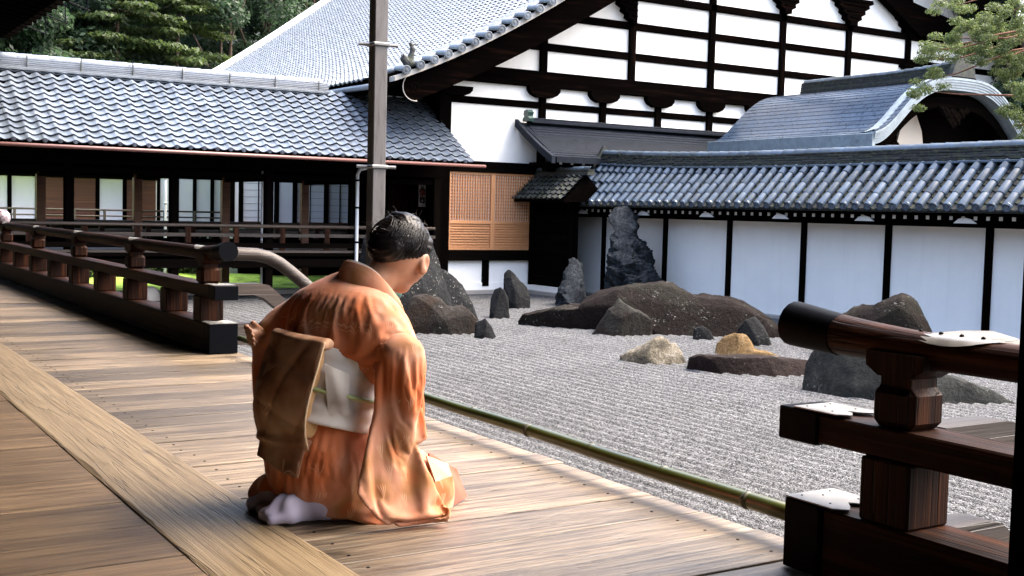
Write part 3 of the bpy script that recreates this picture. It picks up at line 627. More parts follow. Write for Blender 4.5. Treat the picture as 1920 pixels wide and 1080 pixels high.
# ================================================================== BUILDINGS SEEN THROUGH THE CORRIDOR
def back_building(name, Y, x0, x1, label, segs, z0, zs, zl, roof):
    """segs: list of (xa, xb, kind); z0 sill, zs panel top, zl plaster band top"""
    t = thing(name, ((x0+x1)/2, Y, G), label, 'building')
    MB().box((x0, Y+.12, G), (x1, Y+.3, zl+.9)).build('wall', M['plaster'], t)
    MB().box((x0, Y-.02, zs), (x1, Y+.115, zs+.14)).build('lintel', M['dark_x'], t)
    MB().box((x0, Y-.02, zl), (x1, Y+.115, zl+.16)).build('head_beam', M['dark_x'], t)
    MB().box((x0, Y-1.0, z0-.12), (x1, Y+.11, z0-.03)).build('veranda_boards', M['weather_x'], t)
    MB().box((x0, Y-.6, G), (x1, Y-.5, z0-.125)).build('foundation_board', M['dark_x'], t)
    for (xa, xb, k) in segs:
        MB().box((xa-.05, Y-.03, z0-.03), (xa+.05, Y+.117, zl)).build('post', M['dark_z'], t)
        if k == 'w': MB().box((xa+.052, Y+.03, z0), (xb-.052, Y+.06, zs), .004).build('panel', M['paper'], t)
        elif k == 's':
            d = MB().box((xa+.052, Y+.04, z0), (xb-.052, Y+.07, zs)).build('shutter_door', M['shutter'], t)
            for zz in np.arange(z0+.03, zs-.02, .075): MB().box((xa+.054, Y+.015, zz), (xb-.054, Y+.042, zz+.05)).build('slat', M['shutter'], d)
        elif k == 'p':
            d = MB().box((xa+.052, Y+.05, z0), (xb-.052, Y+.07, zs)).build('paper_screen', M['paper'], t)
            n = 7
            for i in range(1, n): MB().box((xa+.054, Y+.042, z0+(zs-z0)*i/n-.004), (xb-.054, Y+.052, z0+(zs-z0)*i/n+.004)).build('muntin', M['stone'], d)
            MB().box(((xa+xb)/2-.012, Y+.03, z0), ((xa+xb)/2+.012, Y+.054, zs)).build('stile', M['dark_z'], d)
            MB().box((xa+.054, Y+.03, z0), (xb-.054, Y+.056, z0+.06)).build('bottom_rail', M['shutter'], d)
    if roof:
        MB().prism([(Y-1.3, zl-.02), (Y-1.3, zl+.10), (Y+.12, zl+.75), (Y+.12, zl+.62)], 0, x0-.3, x1+.3).build('pent_roof', M['tile_wall'], t)
        for xx in np.arange(x0, x1, .62): MB().box((xx-.04, Y-1.2, zl-.10), (xx+.04, Y+.1, zl-.022)).build('rafter', M['dark_y'], t)
    return t
Yf = 34.0
def fx(px): return ay(px, 370, Yf)[0]
segs = []; edges = [(-60, 18, 'w'), (18, 70, 'w'), (70, 132, 's'), (132, 183, 's'), (183, 234, 'w'), (234, 296, 's')]
for a, b, k_ in edges: segs.append((fx(a), fx(b), k_))
sb = back_building('side_building', Yf, fx(-60)-3, fx(296), 'building behind the corridor with brown slatted shutters and white panels', segs, float(ay(100, 412, Yf)[2]), float(ay(100, 332, Yf)[2]), float(ay(100, 300, Yf)[2]), True)
MB().tube([(fx(-60)-3, Yf-1.0, .72), (fx(410), Yf-1.0, .72)], .025, 8).build('handrail', M['weather_x'], sb, True)
MB().tube([(fx(-60)-3, Yf-1.0, .56), (fx(410), Yf-1.0, .56)], .02, 8).build('handrail', M['weather_x'], sb, True)
for px in np.arange(-40, 400, 55): MB().box((fx(px)-.03, Yf-1.03, .3), (fx(px)+.03, Yf-.97, .74)).build('baluster', M['weather_z'], sb)
Yg = 36.3
def gx(px): return ay(px, 370, Yg)[0]
back_building('far_building', Yg, gx(297), gx(436), 'pale far building glimpsed between the middle corridor posts', [(gx(297), gx(330), 'w'), (gx(330), gx(365), 'w'), (gx(365), gx(398), 'w'), (gx(398), gx(436), 'w')], float(ay(380, 416, Yg)[2]), float(ay(380, 334, Yg)[2]), float(ay(380, 312, Yg)[2]), False)
Ys = 28.6
def sx(px): return ay(px, 370, Ys)[0]
back_building('screen_building', Ys, sx(434), 14.0, 'dark framed building with paper screens behind the corridor', [(sx(436), sx(452), 'w'), (sx(452), sx(519), 'p'), (sx(519), sx(553), 'w'), (sx(553), sx(612), 'p'), (sx(612), sx(665), 'p'), (sx(665), sx(700), 'p'), (sx(700), 13.9, 'p')], float(ay(560, 421, Ys)[2]), float(ay(560, 334, Ys)[2]), float(ay(560, 316, Ys)[2]), False)
# hedge between
def leaf_quads(centers, n, size, spread, flat=1.0, droop=0.0, rs=RS):
    """small leaf-sized faces scattered through ellipsoids. centers: list of (x,y,z,rx,ry,rz)"""
    cs = np.array(centers, float); k = rs.randint(0, len(cs), n)
    d = rs.normal(size=(n, 3)); d /= np.linalg.norm(d, axis=1)[:, None]
    rr = (rs.rand(n)**.45)[:, None]
    P = cs[k, :3] + d*rr*cs[k, 3:6]*spread
    nrm = d*.8+rs.normal(size=(n, 3))*.7; nrm[:, 2] += flat; nrm /= np.linalg.norm(nrm, axis=1)[:, None]
    t = np.cross(nrm, rs.normal(size=(n, 3))); t /= np.linalg.norm(t, axis=1)[:, None]; b = np.cross(nrm, t)
    s = size*(.55+.9*rs.rand(n))[:, None]
    V = np.stack([P-t*s, P+b*s*.55+nrm*s*.12, P+t*s*1.1-np.array([0, 0, 1])*s*droop, P-b*s*.55-nrm*s*.1], 1)
    return V.reshape(-1, 3), np.arange(n*4).reshape(-1, 4)
for i, (xx, yy, wd) in enumerate(((3.2, 27.8, 1.6), (6.0, 28.2, 1.5), (8.6, 29.0, 1.2))):
    t = thing('clipped_shrub', (xx, yy, G), ['low clipped shrub behind the corridor, leftmost of three', 'low clipped shrub behind the corridor, middle of three', 'low clipped shrub behind the corridor, rightmost of three'][i], 'shrub', 'shrubs behind the corridor')
    V, Fc = leaf_quads([(xx+a*wd*.5, yy, G+.5, wd*.55, .6, .5) for a in (-1.2, -.4, .4, 1.2)], 2600, .07, 1.0)
    raw('foliage', V, Fc, M['leaf_con'], t, False)
    MB().tube([(xx, yy, G), (xx+.05, yy, G+.5)], [.05, .03], 6).build('stem', M['bark'], t)
for i, (px, py, w_, h_) in enumerate(((278, 563, .42, .26), (358, 522, .5, .28), (600, 520, .5, .2))):
    p = az(px, py, G)
    t = MB().lathe((0, 0, 0), [(w_*.5, -.05), (w_*.52, .06), (w_*.44, h_*.8), (w_*.25, h_), (.01, h_*1.02)], 12).build('garden_stone', M['stone'], None, 60)
    t.location = (p[0], p[1], G); tag(t, ['squat grey stone on the gravel behind the left railing', 'mossy square stone under the corridor floor', 'pale stone under the corridor beside the handrail'][i], 'stone')
# stone kerb along the moss
MB().box((-4, 23.6, G-.1), (12.0, 23.9, G+.10), .02).build('moss_kerb', M['stone'])
tag(bpy.data.objects['moss_kerb'], 'low stone kerb between the gravel and the moss', None, None, 'structure')
# ================================================================== SIGNED-DISTANCE SURFACES (bodies, cloth, ornaments)
def nets(fn, lo, hi, h):
    lo = np.array(lo, float); hi = np.array(hi, float); n = np.ceil((hi-lo)/h).astype(int)+1
    g = [lo[i]+h*np.arange(n[i]) for i in range(3)]
    # coarse pass first, then only the points near the surface
    k = 5; nc = (n-1)//k+2; gc = [lo[i]+h*k*np.arange(nc[i]) for i in range(3)]
    Dc = fn(np.stack(np.meshgrid(*gc, indexing='ij'), -1)); near = np.abs(Dc) < h*k*2.2
    nb = near.copy()
    for i in range(3): nb |= np.roll(nb, 1, i) | np.roll(nb, -1, i)
    up_ = lambda A: np.repeat(np.repeat(np.repeat(A, k, 0), k, 1), k, 2)
    sh = k//2
    D = up_(Dc)[sh:sh+n[0], sh:sh+n[1], sh:sh+n[2]].copy(); mk = up_(nb)[sh:sh+n[0], sh:sh+n[1], sh:sh+n[2]]
    ijk = np.argwhere(mk); D[mk] = fn(lo+h*ijk)
    cs = np.zeros(n-1); cp = np.zeros(tuple(n-1)+(3,)); 
    idx = [(0,0,0),(1,0,0),(0,1,0),(1,1,0),(0,0,1),(1,0,1),(0,1,1),(1,1,1)]
    sl = lambda o: tuple(slice(o[i], n[i]-1+o[i]) for i in range(3))
    for a in range(8):
        for b in range(a+1, 8):
            df = [idx[a][i] != idx[b][i] for i in range(3)]
            if sum(df) != 1: continue
            da, db = D[sl(idx[a])], D[sl(idx[b])]; cr_ = (da < 0) != (db < 0)
            t = np.where(cr_, da/np.where(da == db, 1, da-db), 0)
            cs += cr_
            cp += np.where(cr_[..., None], np.array(idx[a])+t[..., None]*(np.array(idx[b])-np.array(idx[a])), 0)
    act = cs > 0; vid = -np.ones(cs.shape, int); vid[act] = np.arange(act.sum())
    ii = np.argwhere(act); V = lo+h*(ii+cp[act]/cs[act][:, None])
    Fs = []
    for axs in range(3):
        u, v = [(1, 2), (2, 0), (0, 1)][axs]
        A = D; s0 = [slice(None)]*3; s1 = [slice(None)]*3; s0[axs] = slice(0, -1); s1[axs] = slice(1, None)
        for q in (u, v): s0[q] = slice(1, -1); s1[q] = slice(1, -1)
        a_, b_ = D[tuple(s0)], D[tuple(s1)]; e = np.argwhere((a_ < 0) != (b_ < 0)); sg = a_[tuple(e.T)] < 0
        e = e.copy(); e[:, u] += 1; e[:, v] += 1
        def cell(du, dv):
            c = e.copy(); c[:, u] -= du; c[:, v] -= dv; return vid[tuple(c.T)]
        q = np.stack([cell(1, 1), cell(0, 1), cell(0, 0), cell(1, 0)], -1); q[~sg] = q[~sg][:, ::-1]; Fs.append(q)
    return V, np.concatenate(Fs)
def cap(P, a, b, ra, rb, sc=None):
    a, b = np.array(a, float), np.array(b, float)
    if sc is not None: sc = np.array(sc, float); P = P/sc; a = a/sc; b = b/sc
    ab = b-a; t = np.clip(((P-a)@ab)/(ab@ab), 0, 1); return np.linalg.norm(P-a-t[..., None]*ab, axis=-1)-(ra+(rb-ra)*t)
def ell(P, c, r, rot=None):
    Q = P-np.array(c, float)
    if rot is not None: Q = Q@np.array(rot)
    r = np.array(r, float); k0 = np.linalg.norm(Q/r, axis=-1); k1 = np.linalg.norm(Q/r**2, axis=-1)+1e-9; return k0*(k0-1)/k1
def smin(a, b, k): h = np.clip(.5+.5*(b-a)/k, 0, 1); return b*(1-h)+a*h-k*h*(1-h)
def smax(a, b, k): return -smin(-a, -b, k)
def rbox(P, c, hb, r, rot=None):
    Q = P-np.array(c, float)
    if rot is not None: Q = Q@np.array(rot)
    q = np.abs(Q)-(np.array(hb)-r); return np.linalg.norm(np.maximum(q, 0), axis=-1)+np.minimum(q.max(-1), 0)-r
def poly2(x, y, pts):
    pts = np.array(pts, float); d = np.full(x.shape, 1e9); s = np.ones(x.shape)
    for i in range(len(pts)):
        a, b = pts[i], pts[i-1]; ex_, ey_ = b-a; wx, wy = x-a[0], y-a[1]
        t = np.clip((wx*ex_+wy*ey_)/(ex_*ex_+ey_*ey_), 0, 1); d = np.minimum(d, (wx-ex_*t)**2+(wy-ey_*t)**2)
        c1 = y >= a[1]; c2 = y < b[1]; c3 = ex_*wy > ey_*wx
        s = np.where((c1 & c2 & c3) | (~c1 & ~c2 & ~c3), -s, s)
    return s*np.sqrt(d)

# ================================================================== GREAT HALL WITH THE WHITE GABLE
hl = thing('great_hall', (22, YH, G), 'great white plastered gable hall with dark timber grid and pale tiled roof', 'temple hall')
XC = 23.2
_pf = np.polyfit([10.35, 11.2, 12, 12.5, 13.8, 15, 17.5, 20, 23.2], [3.56, 3.90, 4.27, 4.52, 5.2, 5.95, 7.65, 9.45, 11.8], 4)
def zr(X): X = np.where(np.asarray(X) > XC, 2*XC-np.asarray(X), X); return np.polyval(_pf, X)
_bl = np.polyfit([10.9, 11.4, 12.06, 12.8, 14.15, 15.85, 18, 23.2], [3.10, 3.27, 3.566, 3.94, 4.62, 5.6, 6.95, 10.4], 3)
def zb(X): X = np.where(np.asarray(X) > XC, 2*XC-np.asarray(X), X); return np.polyval(_bl, X)
# roof deck
xs = np.linspace(10.4, 2*XC-10.4, 60)
MB().prism([(x, float(zr(x))-.03) for x in xs]+[(x, float(zr(x))-.26) for x in xs[::-1]], 1, 21.55, 47.5).build('roof_deck', M['dark_y'], hl)
# tile field, joined (each tile only a few pixels)
def field():
    TWh = .235; prof = [(0, .014), (.16, .036), (.32, .016), (.6, -.012), (1.0, .012)]; Vs = []; Fs = []
    # stations along the slope
    st_ = [10.33]; 
    while st_[-1] < 21.6:
        x = st_[-1]; sl_ = (float(zr(x+.1))-float(zr(x)))/.1; st_.append(x+.225/sqrt(1+sl_*sl_))
    nv = 0; ncl = int((47.4-22.35)/TWh)
    for c in range(ncl):
        y0 = 22.35+c*TWh
        for i in range(len(st_)-1):
            x0, x1 = st_[i], st_[i+1]; z0, z1 = float(zr(x0)), float(zr(x1)); x1 += (x1-x0)*.08; jz = random.uniform(-.004, .004)
            for (u, zz) in prof: Vs.append((x1, y0+u*TWh, z1+zz+jz))
            for (u, zz) in prof: Vs.append((x0-.012, y0+u*TWh, z0+zz+.026+jz))
            for (u, zz) in prof: Vs.append((x0, y0+u*TWh, z0+zz-.008))
            for k_ in range(4):
                Fs.append((nv+k_, nv+k_+1, nv+5+k_+1, nv+5+k_)); Fs.append((nv+5+k_, nv+6+k_, nv+11+k_, nv+10+k_))
            nv += 15
    raw('roof_tiles', Vs, Fs, M['tile_hall'], hl, 50, 'stuff')
field()
MB().prism([(x, float(zr(x))+.005) for x in np.linspace(XC, 35.9, 20)]+[(x, float(zr(x))-.025) for x in np.linspace(35.9, XC, 20)], 1, 21.3, 47.4).build('far_slope', M['tile_hall'], hl)
# far verge ridge and descending ridges by the near verge
def slope_path(y0, dz, x0=10.4, x1=21.8, n=40): return [(x, y0, float(zr(x))+dz) for x in np.linspace(x0, x1, n)]
MB().tube(slope_path(47.5, .10), .17, 10).build('far_verge', M['whitepaint'], hl, True)
cme = barrel('verge_barrel', .066, .30, M['tile_hall'])
for y0 in (21.86, 22.05, 22.24):
    x = 10.45
    while x < 16.6:
        sl_ = atan2(float(zr(x+.25))-float(zr(x)), .25); obj('descending_tile', cme, hl, (x, y0, float(zr(x))+.03), (sl_, 0, -pi/2)); x += .262*cos(sl_)
MB().tube(slope_path(21.66, .05, 10.5, 17), .05, 8).build('verge_course', M['tile_hall'], hl, True)
vme = barrel('verge_tile', .085, .42, M['tile_hall'], 10, arc=pi*1.25); vdm = disc_mesh('verge_disc', .092, M['tile_hall'])
x = 10.72
while x < 17:
    z = float(zr(x))-.005; o = obj('verge_tile', vme, hl, (x, 21.22, z), (.12, 0, 0)); obj('verge_disc', vdm, o, (x, 21.21, z)); x += .312
xs = np.linspace(10.5, 17.5, 40)
MB().prism([(x, float(zr(x))-.055) for x in xs]+[(x, float(zr(x))-.15) for x in xs[::-1]], 1, 21.30, 21.62).build('verge_bed', M['stone'], hl)
# bargeboards (both sides), with rolled foot
def barge(mirror):
    xs = np.linspace(11.0, XC, 44); up = [(x, float(zr(x))-.16) for x in xs]; lo = [(x, float(zb(x))) for x in xs[::-1]]
    c = (11.0, (up[0][1]+lo[-1][1])/2); r = (up[0][1]-lo[-1][1])/2
    nose = [(c[0]-r*.95*sin(a), c[1]-r*cos(a)) for a in np.linspace(.2, pi-.2, 9)]
    pl = up+lo+nose
    if mirror: pl = [(2*XC-a, b) for a, b in pl]
    o = MB().prism(pl, 1, 21.42, 21.56).build('bargeboard', M['gable_x'], hl)
    if not mirror:
        rim = [(c[0]-r*1.02*sin(a), 21.40, c[1]-r*1.04*cos(a)) for a in np.linspace(-.2, pi-.1, 14)]
        MB().tube(rim, .011, 8).build('white_rim', M['stone'], o, True)
        MB().tube([(c[0]+.02+.115*k_/18*cos(.6*k_), 21.415, c[1]+.115*k_/18*sin(.6*k_)) for k_ in range(2, 18)], .012, 6).build('carved_scroll', M['dark_x'], o, True)
barge(False); barge(True)
MB().tube([(10.36, 21.6, 3.40), (10.33, 23, 3.42), (10.33, 30, 3.44), (10.33, 47, 3.44)], .06, 10).build('eave_gutter', M['tile_hall'], hl, True)
rm = MB(); rm.prism([(10.45, 3.26), (10.45, 3.36), (12.4, 4.18), (12.4, 4.06)], 1, -.04, .04); rme = rm.mesh('eave_rafter', M['dark_x'])
for yy in np.arange(21.8, 34, .42): obj('eave_rafter', rme, hl, (0, yy, 0))
MB().box((12.25, 36.8, G), (12.4, 47, 4.1)).build('side_wall', M['dark_z'], hl)
MB().box((12.25, YH+.2, 2.15), (12.4, 36.8, 4.1)).build('side_wall', M['dark_z'], hl)
# gable wall: plaster panels cut by the timber grid
rl = lambda x: float(zr(x))-.3
def panel(x0, x1, z0, z1, m=None):
    xs = np.linspace(x0, x1, 8); top = [(x, min(z1, rl(x))) for x in xs]
    if max(t[1] for t in top) < z0+.03: return
    top = [(x, max(z, z0+.001)) for x, z in top]
    MB().prism([(x0, z0), (x1, z0)]+top[::-1], 1, YH-.005, YH+.05).build('plaster_panel', m or M['plaster'], hl)
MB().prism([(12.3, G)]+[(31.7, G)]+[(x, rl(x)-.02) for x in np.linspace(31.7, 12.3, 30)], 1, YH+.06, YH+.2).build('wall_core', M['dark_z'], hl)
low_posts = [12.30, 14.83, 16.52, 18.17, 19.80, 21.40, 23.0, 24.7, 27.0, 29, 31.6]; up_posts = [12.3, 14.83, 17.33, 19.80, 22.2, 24.63, 27.0, 29.3, 31.6]
for z0, z1, ps in ((3.43, 3.76, low_posts), (2.8, 3.285, low_posts[1:]), (4.11, 4.59, up_posts), (4.76, 5.30, up_posts), (5.47, 6.0, up_posts), (6.17, 7.6, up_posts)):
    for a, b in zip(ps[:-1], ps[1:]): panel(a+.07, b-.07, z0+.004, z1-.004)
panel(12.44, 14.76, 2.034, 3.281)
panel(14.9, 31.5, 2.034, 2.796)
def beam(z0, z1, xa, xb, d, key='gable_x'):
    while rl(xa) < z1 and xa < XC: xa += .05
    MB().box((xa, YH-d, z0), (xb, YH+.055, z1), .008).build('beam', M[key], hl)
beam(3.285, 3.43, 12.1, 28, .055); beam(3.76, 4.11, 12.0, 28, .14); beam(4.59, 4.76, 12, 28, .06); beam(5.30, 5.47, 12, 28, .06); beam(6.0, 6.17, 12, 27.4, .09); beam(1.79, 2.03, 10.2, 29, .12, 'dark_x')
def vpost(x, hw, z0, z1, d=.09, key='gable_z'): MB().box((x-hw, YH-d, z0), (x+hw, YH+.052, z1), .008).build('post', M[key], hl)
vpost(12.30, .145, G+.05, 3.78, .13, 'dark_z')
for x in low_posts[1:6]: vpost(x, .085, 2.6, 3.62)
for x in up_posts[1:7]: vpost(x, .09, 4.105, min(7.5, rl(x)))
vpost(14.83, .1, 1.9, 2.6, .1, 'dark_z')
def boat(x, zt, hw, h, d):
    pl = [(x-hw, zt), (x+hw, zt), (x+hw*.98, zt-h*.4), (x+hw*.8, zt-h*.75), (x+hw*.45, zt-h), (x-hw*.45, zt-h), (x-hw*.8, zt-h*.75), (x-hw*.98, zt-h*.4)]
    MB().prism(pl, 1, YH-d, YH+.05).build('bracket_arm', M['gable_x'], hl)
for x in low_posts[1:6]: boat(x, 3.765, .42, .24, .16)
boat(12.55, 3.62, .4, .2, .17)
def carved(x, zt, s=1.0, half=0):
    pr = [(.62, 0), (.66, -.08), (.5, -.14), (.52, -.2), (.36, -.28), (.38, -.36), (.24, -.42), (.26, -.5), (.12, -.56), (.12, -.66)]
    L = [] if half == 1 else [(x-a*s, zt+b*s) for a, b in pr[::-1]]
    Rr = [] if half == -1 else [(x+a*s, zt+b*s) for a, b in pr]
    pl = Rr+(L if L else [(x, zt-.66*s), (x, zt)]) if Rr else L+[(x, zt), (x, zt-.66*s)]
    o = MB().prism(pl, 1, YH-.22, YH+.05).build('carved_bracket', M['gable_x'], hl)
    for i, k_ in enumerate((-.07, -.17, -.32, -.46)):
        MB().tube([(x-(.5-.12*i)*s*(half != 1), YH-.225, zt+k_*s), (x+(.5-.12*i)*s*(half != -1), YH-.225, zt+k_*s)], .02*s, 6).build('carved_fold', M['gable_x'], o, True)
carved(17.33, 6.05, 1.0, -1); carved(22.2, 6.85, 1.0); carved(24.63, 6.85, 1.1); carved(27.0, 6.75, 1.1); carved(27.2, 5.3, .8)
# right hand shoulder beyond the last post: curved strut and shadowed beam
MB().prism([(27.1, 6.1), (28.6, 6.1), (28.8, 6.6), (25.5, 7.2), (25.5, 7.0)], 1, YH-.35, YH-.1).build('rainbow_beam', M['gable_x'], hl)
# lower facade: lattice doors
LX0, LX1, LM = 12.447, 14.655, 13.57
dz0, dzm, dz1 = .085, .70, 1.785
MB().box((LX0, YH-.005, dz0), (LX1, YH+.02, dz1)).build('paper_backing', M['paper'], hl)
for (a, b) in ((LX0, LM), (LM+.002, LX1)):
    d = MB().box((a, YH-.075, dz0), (a+.05, YH-.02, dz1)).box((b-.05, YH-.075, dz0), (b, YH-.02, dz1)).box((a+.05, YH-.072, dz1-.045), (b-.05, YH-.022, dz1)).box((a+.05, YH-.072, dz0), (b-.05, YH-.022, dz0+.05)).box((a+.05, YH-.072, dzm-.04), (b-.05, YH-.022, dzm+.03)).build('lattice_door', M['hinoki'], hl)
    m_ = MB(); n = 16
    for i in range(1, n): xx = a+.05+(b-a-.1)*i/n; m_.box((xx-.011, YH-.062, dzm+.03), (xx+.011, YH-.036, dz1-.045))
    m2 = MB()
    for i in range(1, 14): zz = dzm+.03+(dz1-.075-dzm)*i/14; m2.box((a+.05, YH-.040, zz-.012), (b-.05, YH-.016, zz+.012))
    m_.build('lattice_uprights', M['hinoki'], d); m2.build('lattice_crossbars', M['hinoki'], d)
    MB().box((a+.05, YH-.03, dz0+.05), (b-.05, YH-.018, dzm-.04)).build('lower_board', M['hinoki'], d)
    for i in range(9): zz = dz0+.055+i*.0575; MB().box((a+.052, YH-.058, zz), (b-.052, YH-.032, zz+.038), .005).build('slat', M['hinoki'], d)
MB().box((LX0-.01, YH-.14, -.15), (LX1+.05, YH+.05, .083), .008).build('sill_beam', M['dark_x'], hl)
for a, b in ((12.45, 13.35), (13.52, 14.65)): MB().box((a, YH-.02, -.64), (b, YH+.05, -.152)).build('plaster_panel', M['plaster'], hl)
MB().box((13.351, YH-.06, -.72), (13.519, YH+.05, -.152)).build('post', M['dark_z'], hl)
MB().box((12.45, YH-.05, -.80), (14.65, YH+.05, -.642)).build('skirt_board', M['plaster'], hl)
MB().box((12.2, YH-.10, G), (14.72, YH+.055, -.802), .01).build('base_stone', M['stone'], hl)
# entrance recess between corridor and hall, with its board door and notice
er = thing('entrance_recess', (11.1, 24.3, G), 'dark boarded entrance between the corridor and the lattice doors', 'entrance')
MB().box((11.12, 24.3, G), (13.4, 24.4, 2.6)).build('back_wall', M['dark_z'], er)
for i, (a, b) in enumerate(((727, 742), (743, 760), (761, 784))):
    x0, x1 = ay(a, 400, 24.25)[0], ay(b, 400, 24.25)[0]; MB().box((x0, 24.22, .1), (x1, 24.29, 1.5), .006).build('door_board', M['brown_z'], er)
MB().box((11.1, 22.45, -.05), (12.1, 24.3, .028)).build('step_floor', M['dark_x'], er)
MB().tube([(ay(800, 430, 23)[0], 23, .5), (ay(822, 430, 23)[0], 23, .5)], .04, 8).build('rail_stub', M['weather_x'], er, True)
def text_mesh(s, size):
    c = bpy.data.curves.new('t', 'FONT'); c.body = s; c.size = size; c.align_x = 'CENTER'; c.align_y = 'CENTER'; c.extrude = .002; c.offset = size*.012
    o = bpy.data.objects.new('t', c); COL.objects.link(o); dg = bpy.context.evaluated_depsgraph_get(); me = bpy.data.meshes.new_from_object(o.evaluated_get(dg)); bpy.data.objects.remove(o); bpy.data.curves.remove(c); return me
ys_ = 23.6; s0, s1 = ay(786, 347, ys_), ay(797.5, 388, ys_); scx = (s0[0]+s1[0])/2
sg = thing('notice_sign', (scx, ys_, s1[2]), 'small upright white notice with black and red characters in the entrance', 'sign')
MB().box((s0[0], ys_, s1[2]), (s1[0], ys_+.02, s0[2])).build('plate', M['signwhite'], sg)
ht = s0[2]-s1[2]; wd = s1[0]-s0[0]
for ch, v_, mm in (('立', .07, 'ink'), ('入', .19, 'ink'), ('禁', .33, 'red'), ('止', .46, 'red')):
    me = text_mesh(ch, wd*.95); me.name = 'character'; me.materials.clear(); me.materials.append(M[mm]); obj('character', me, sg, (scx, ys_-.003, s0[2]-ht*v_-.01), (pi/2, 0, 0))
MB().box((scx-wd*.38, ys_-.006, s0[2]-ht*.82), (scx+wd*.38, ys_-.001, s0[2]-ht*.56)).build('pictogram_panel', M['ink'], sg)
MB().lathe((0, 0, 0), [(wd*.17, 0), (wd*.17, .003)], 12)
pm = MB(); pm.prism([(scx+wd*.16*cos(a), s0[2]-ht*.72+wd*.16*sin(a)) for a in np.linspace(0, 2*pi, 12, endpoint=False)], 1, ys_-.010, ys_-.007); pm.prism([(scx-.008, s0[2]-ht*.70), (scx+.008, s0[2]-ht*.70), (scx+.008, s0[2]-ht*.59), (scx-.008, s0[2]-ht*.59)], 1, ys_-.010, ys_-.007)
pm.build('pictogram', M['signwhite'], sg)
# roof ornament: guardian beast on the corner of the great roof
def beast(P):
    d = ell(P, (0, 0, .10), (.17, .10, .10)); d = smin(d, ell(P, (-.14, 0, .20), (.10, .085, .10)), .05); d = smin(d, cap(P, (.02, 0, .14), (.10, 0, .46), .09, .06), .06)
    d = smin(d, cap(P, (.10, 0, .46), (.02, 0, .60), .055, .03), .05); d = smin(d, cap(P, (.08, 0, .58), (.26, 0, .60), .03, .012), .03); d = smin(d, cap(P, (.06, 0, .60), (.04, 0, .70), .025, .01), .03)
    for s in (-1, 1): d = smin(d, cap(P, (-.17, s*.05, .26), (-.20, s*.07, .34), .03, .008), .02)
    return d+.012*np.sin(P[..., 0]*70)*np.sin(P[..., 2]*64)*np.sin(P[..., 1]*60+1)
V, Fc = nets(beast, (-.32, -.2, -.05), (.36, .2, .78), .018)
o_ = ay(765, 128, 21.35); V = V*.78+np.array([o_[0]+.02, 21.35, o_[2]+.02])
be = raw('roof_beast', V, Fc, M['tile_old']); tag(be, 'dark clay guardian beast on the corner of the great roof', 'roof ornament')

# ================================================================== GARDEN WALL
gw = thing('garden_wall', (XW, 14, G), 'white garden wall with dark posts under a blue-grey barrel tile roof', 'wall')
WP = [21.09, 18.97, 17.05, 15.12, 13.24, 11.33, 9.42, 7.5, 5.6]
MB().box((XW+.06, 4, G), (XW+.5, 22.5, 1.1)).build('core', M['dark_z'], gw)
MB().box((XW-.10, 4, G), (XW+.058, 22.5, G+.075), .01).build('plinth', M['stone'], gw)
for y in WP: MB().box((XW-.045, y-.06, G+.076), (XW+.055, y+.06, .88), .006).build('post', M['dark_z'], gw)
ed = [22.45]+WP
for a, b in zip(ed[:-1], ed[1:]): MB().box((XW, b+.062, G+.078), (XW+.05, a-(.062 if a != 22.45 else 0), .872)).build('plaster_panel', M['plaster'], gw)
MB().box((XW-.07, 4, .875), (XW+.055, 22.45, 1.02), .006).build('head_beam', M['dark_y'], gw)
MB().box((XW-.66, 4, 1.045), (XW+.3, 21.75, 1.075)).build('soffit', M['dark_y'], gw)
rb = MB().box((-.58, -.032, -.03), (.1, .032, .03)).mesh('rafter', M['dark_x']); re = MB().box((-.585, -.030, -.028), (-.5805, .030, .028)).mesh('white_end', M['whitepaint'])
yy = 21.4
while yy > 5:
    o = obj('rafter', rb, gw, (XW, yy, 1.012-.0)); e = obj('white_end', re, o, (XW, yy, 1.012)); yy -= .213
for y in WP:
    for s in (1,):
        pl = [(y-.20, .965), (y+.20, .965), (y+.12, 1.03), (y+.02, 1.055), (y-.10, 1.03)]
        MB().prism([(a, b-.03) for a, b in pl], 0, XW-.62, XW-.600).build('cloud_bracket', M['whitepaint'], gw)
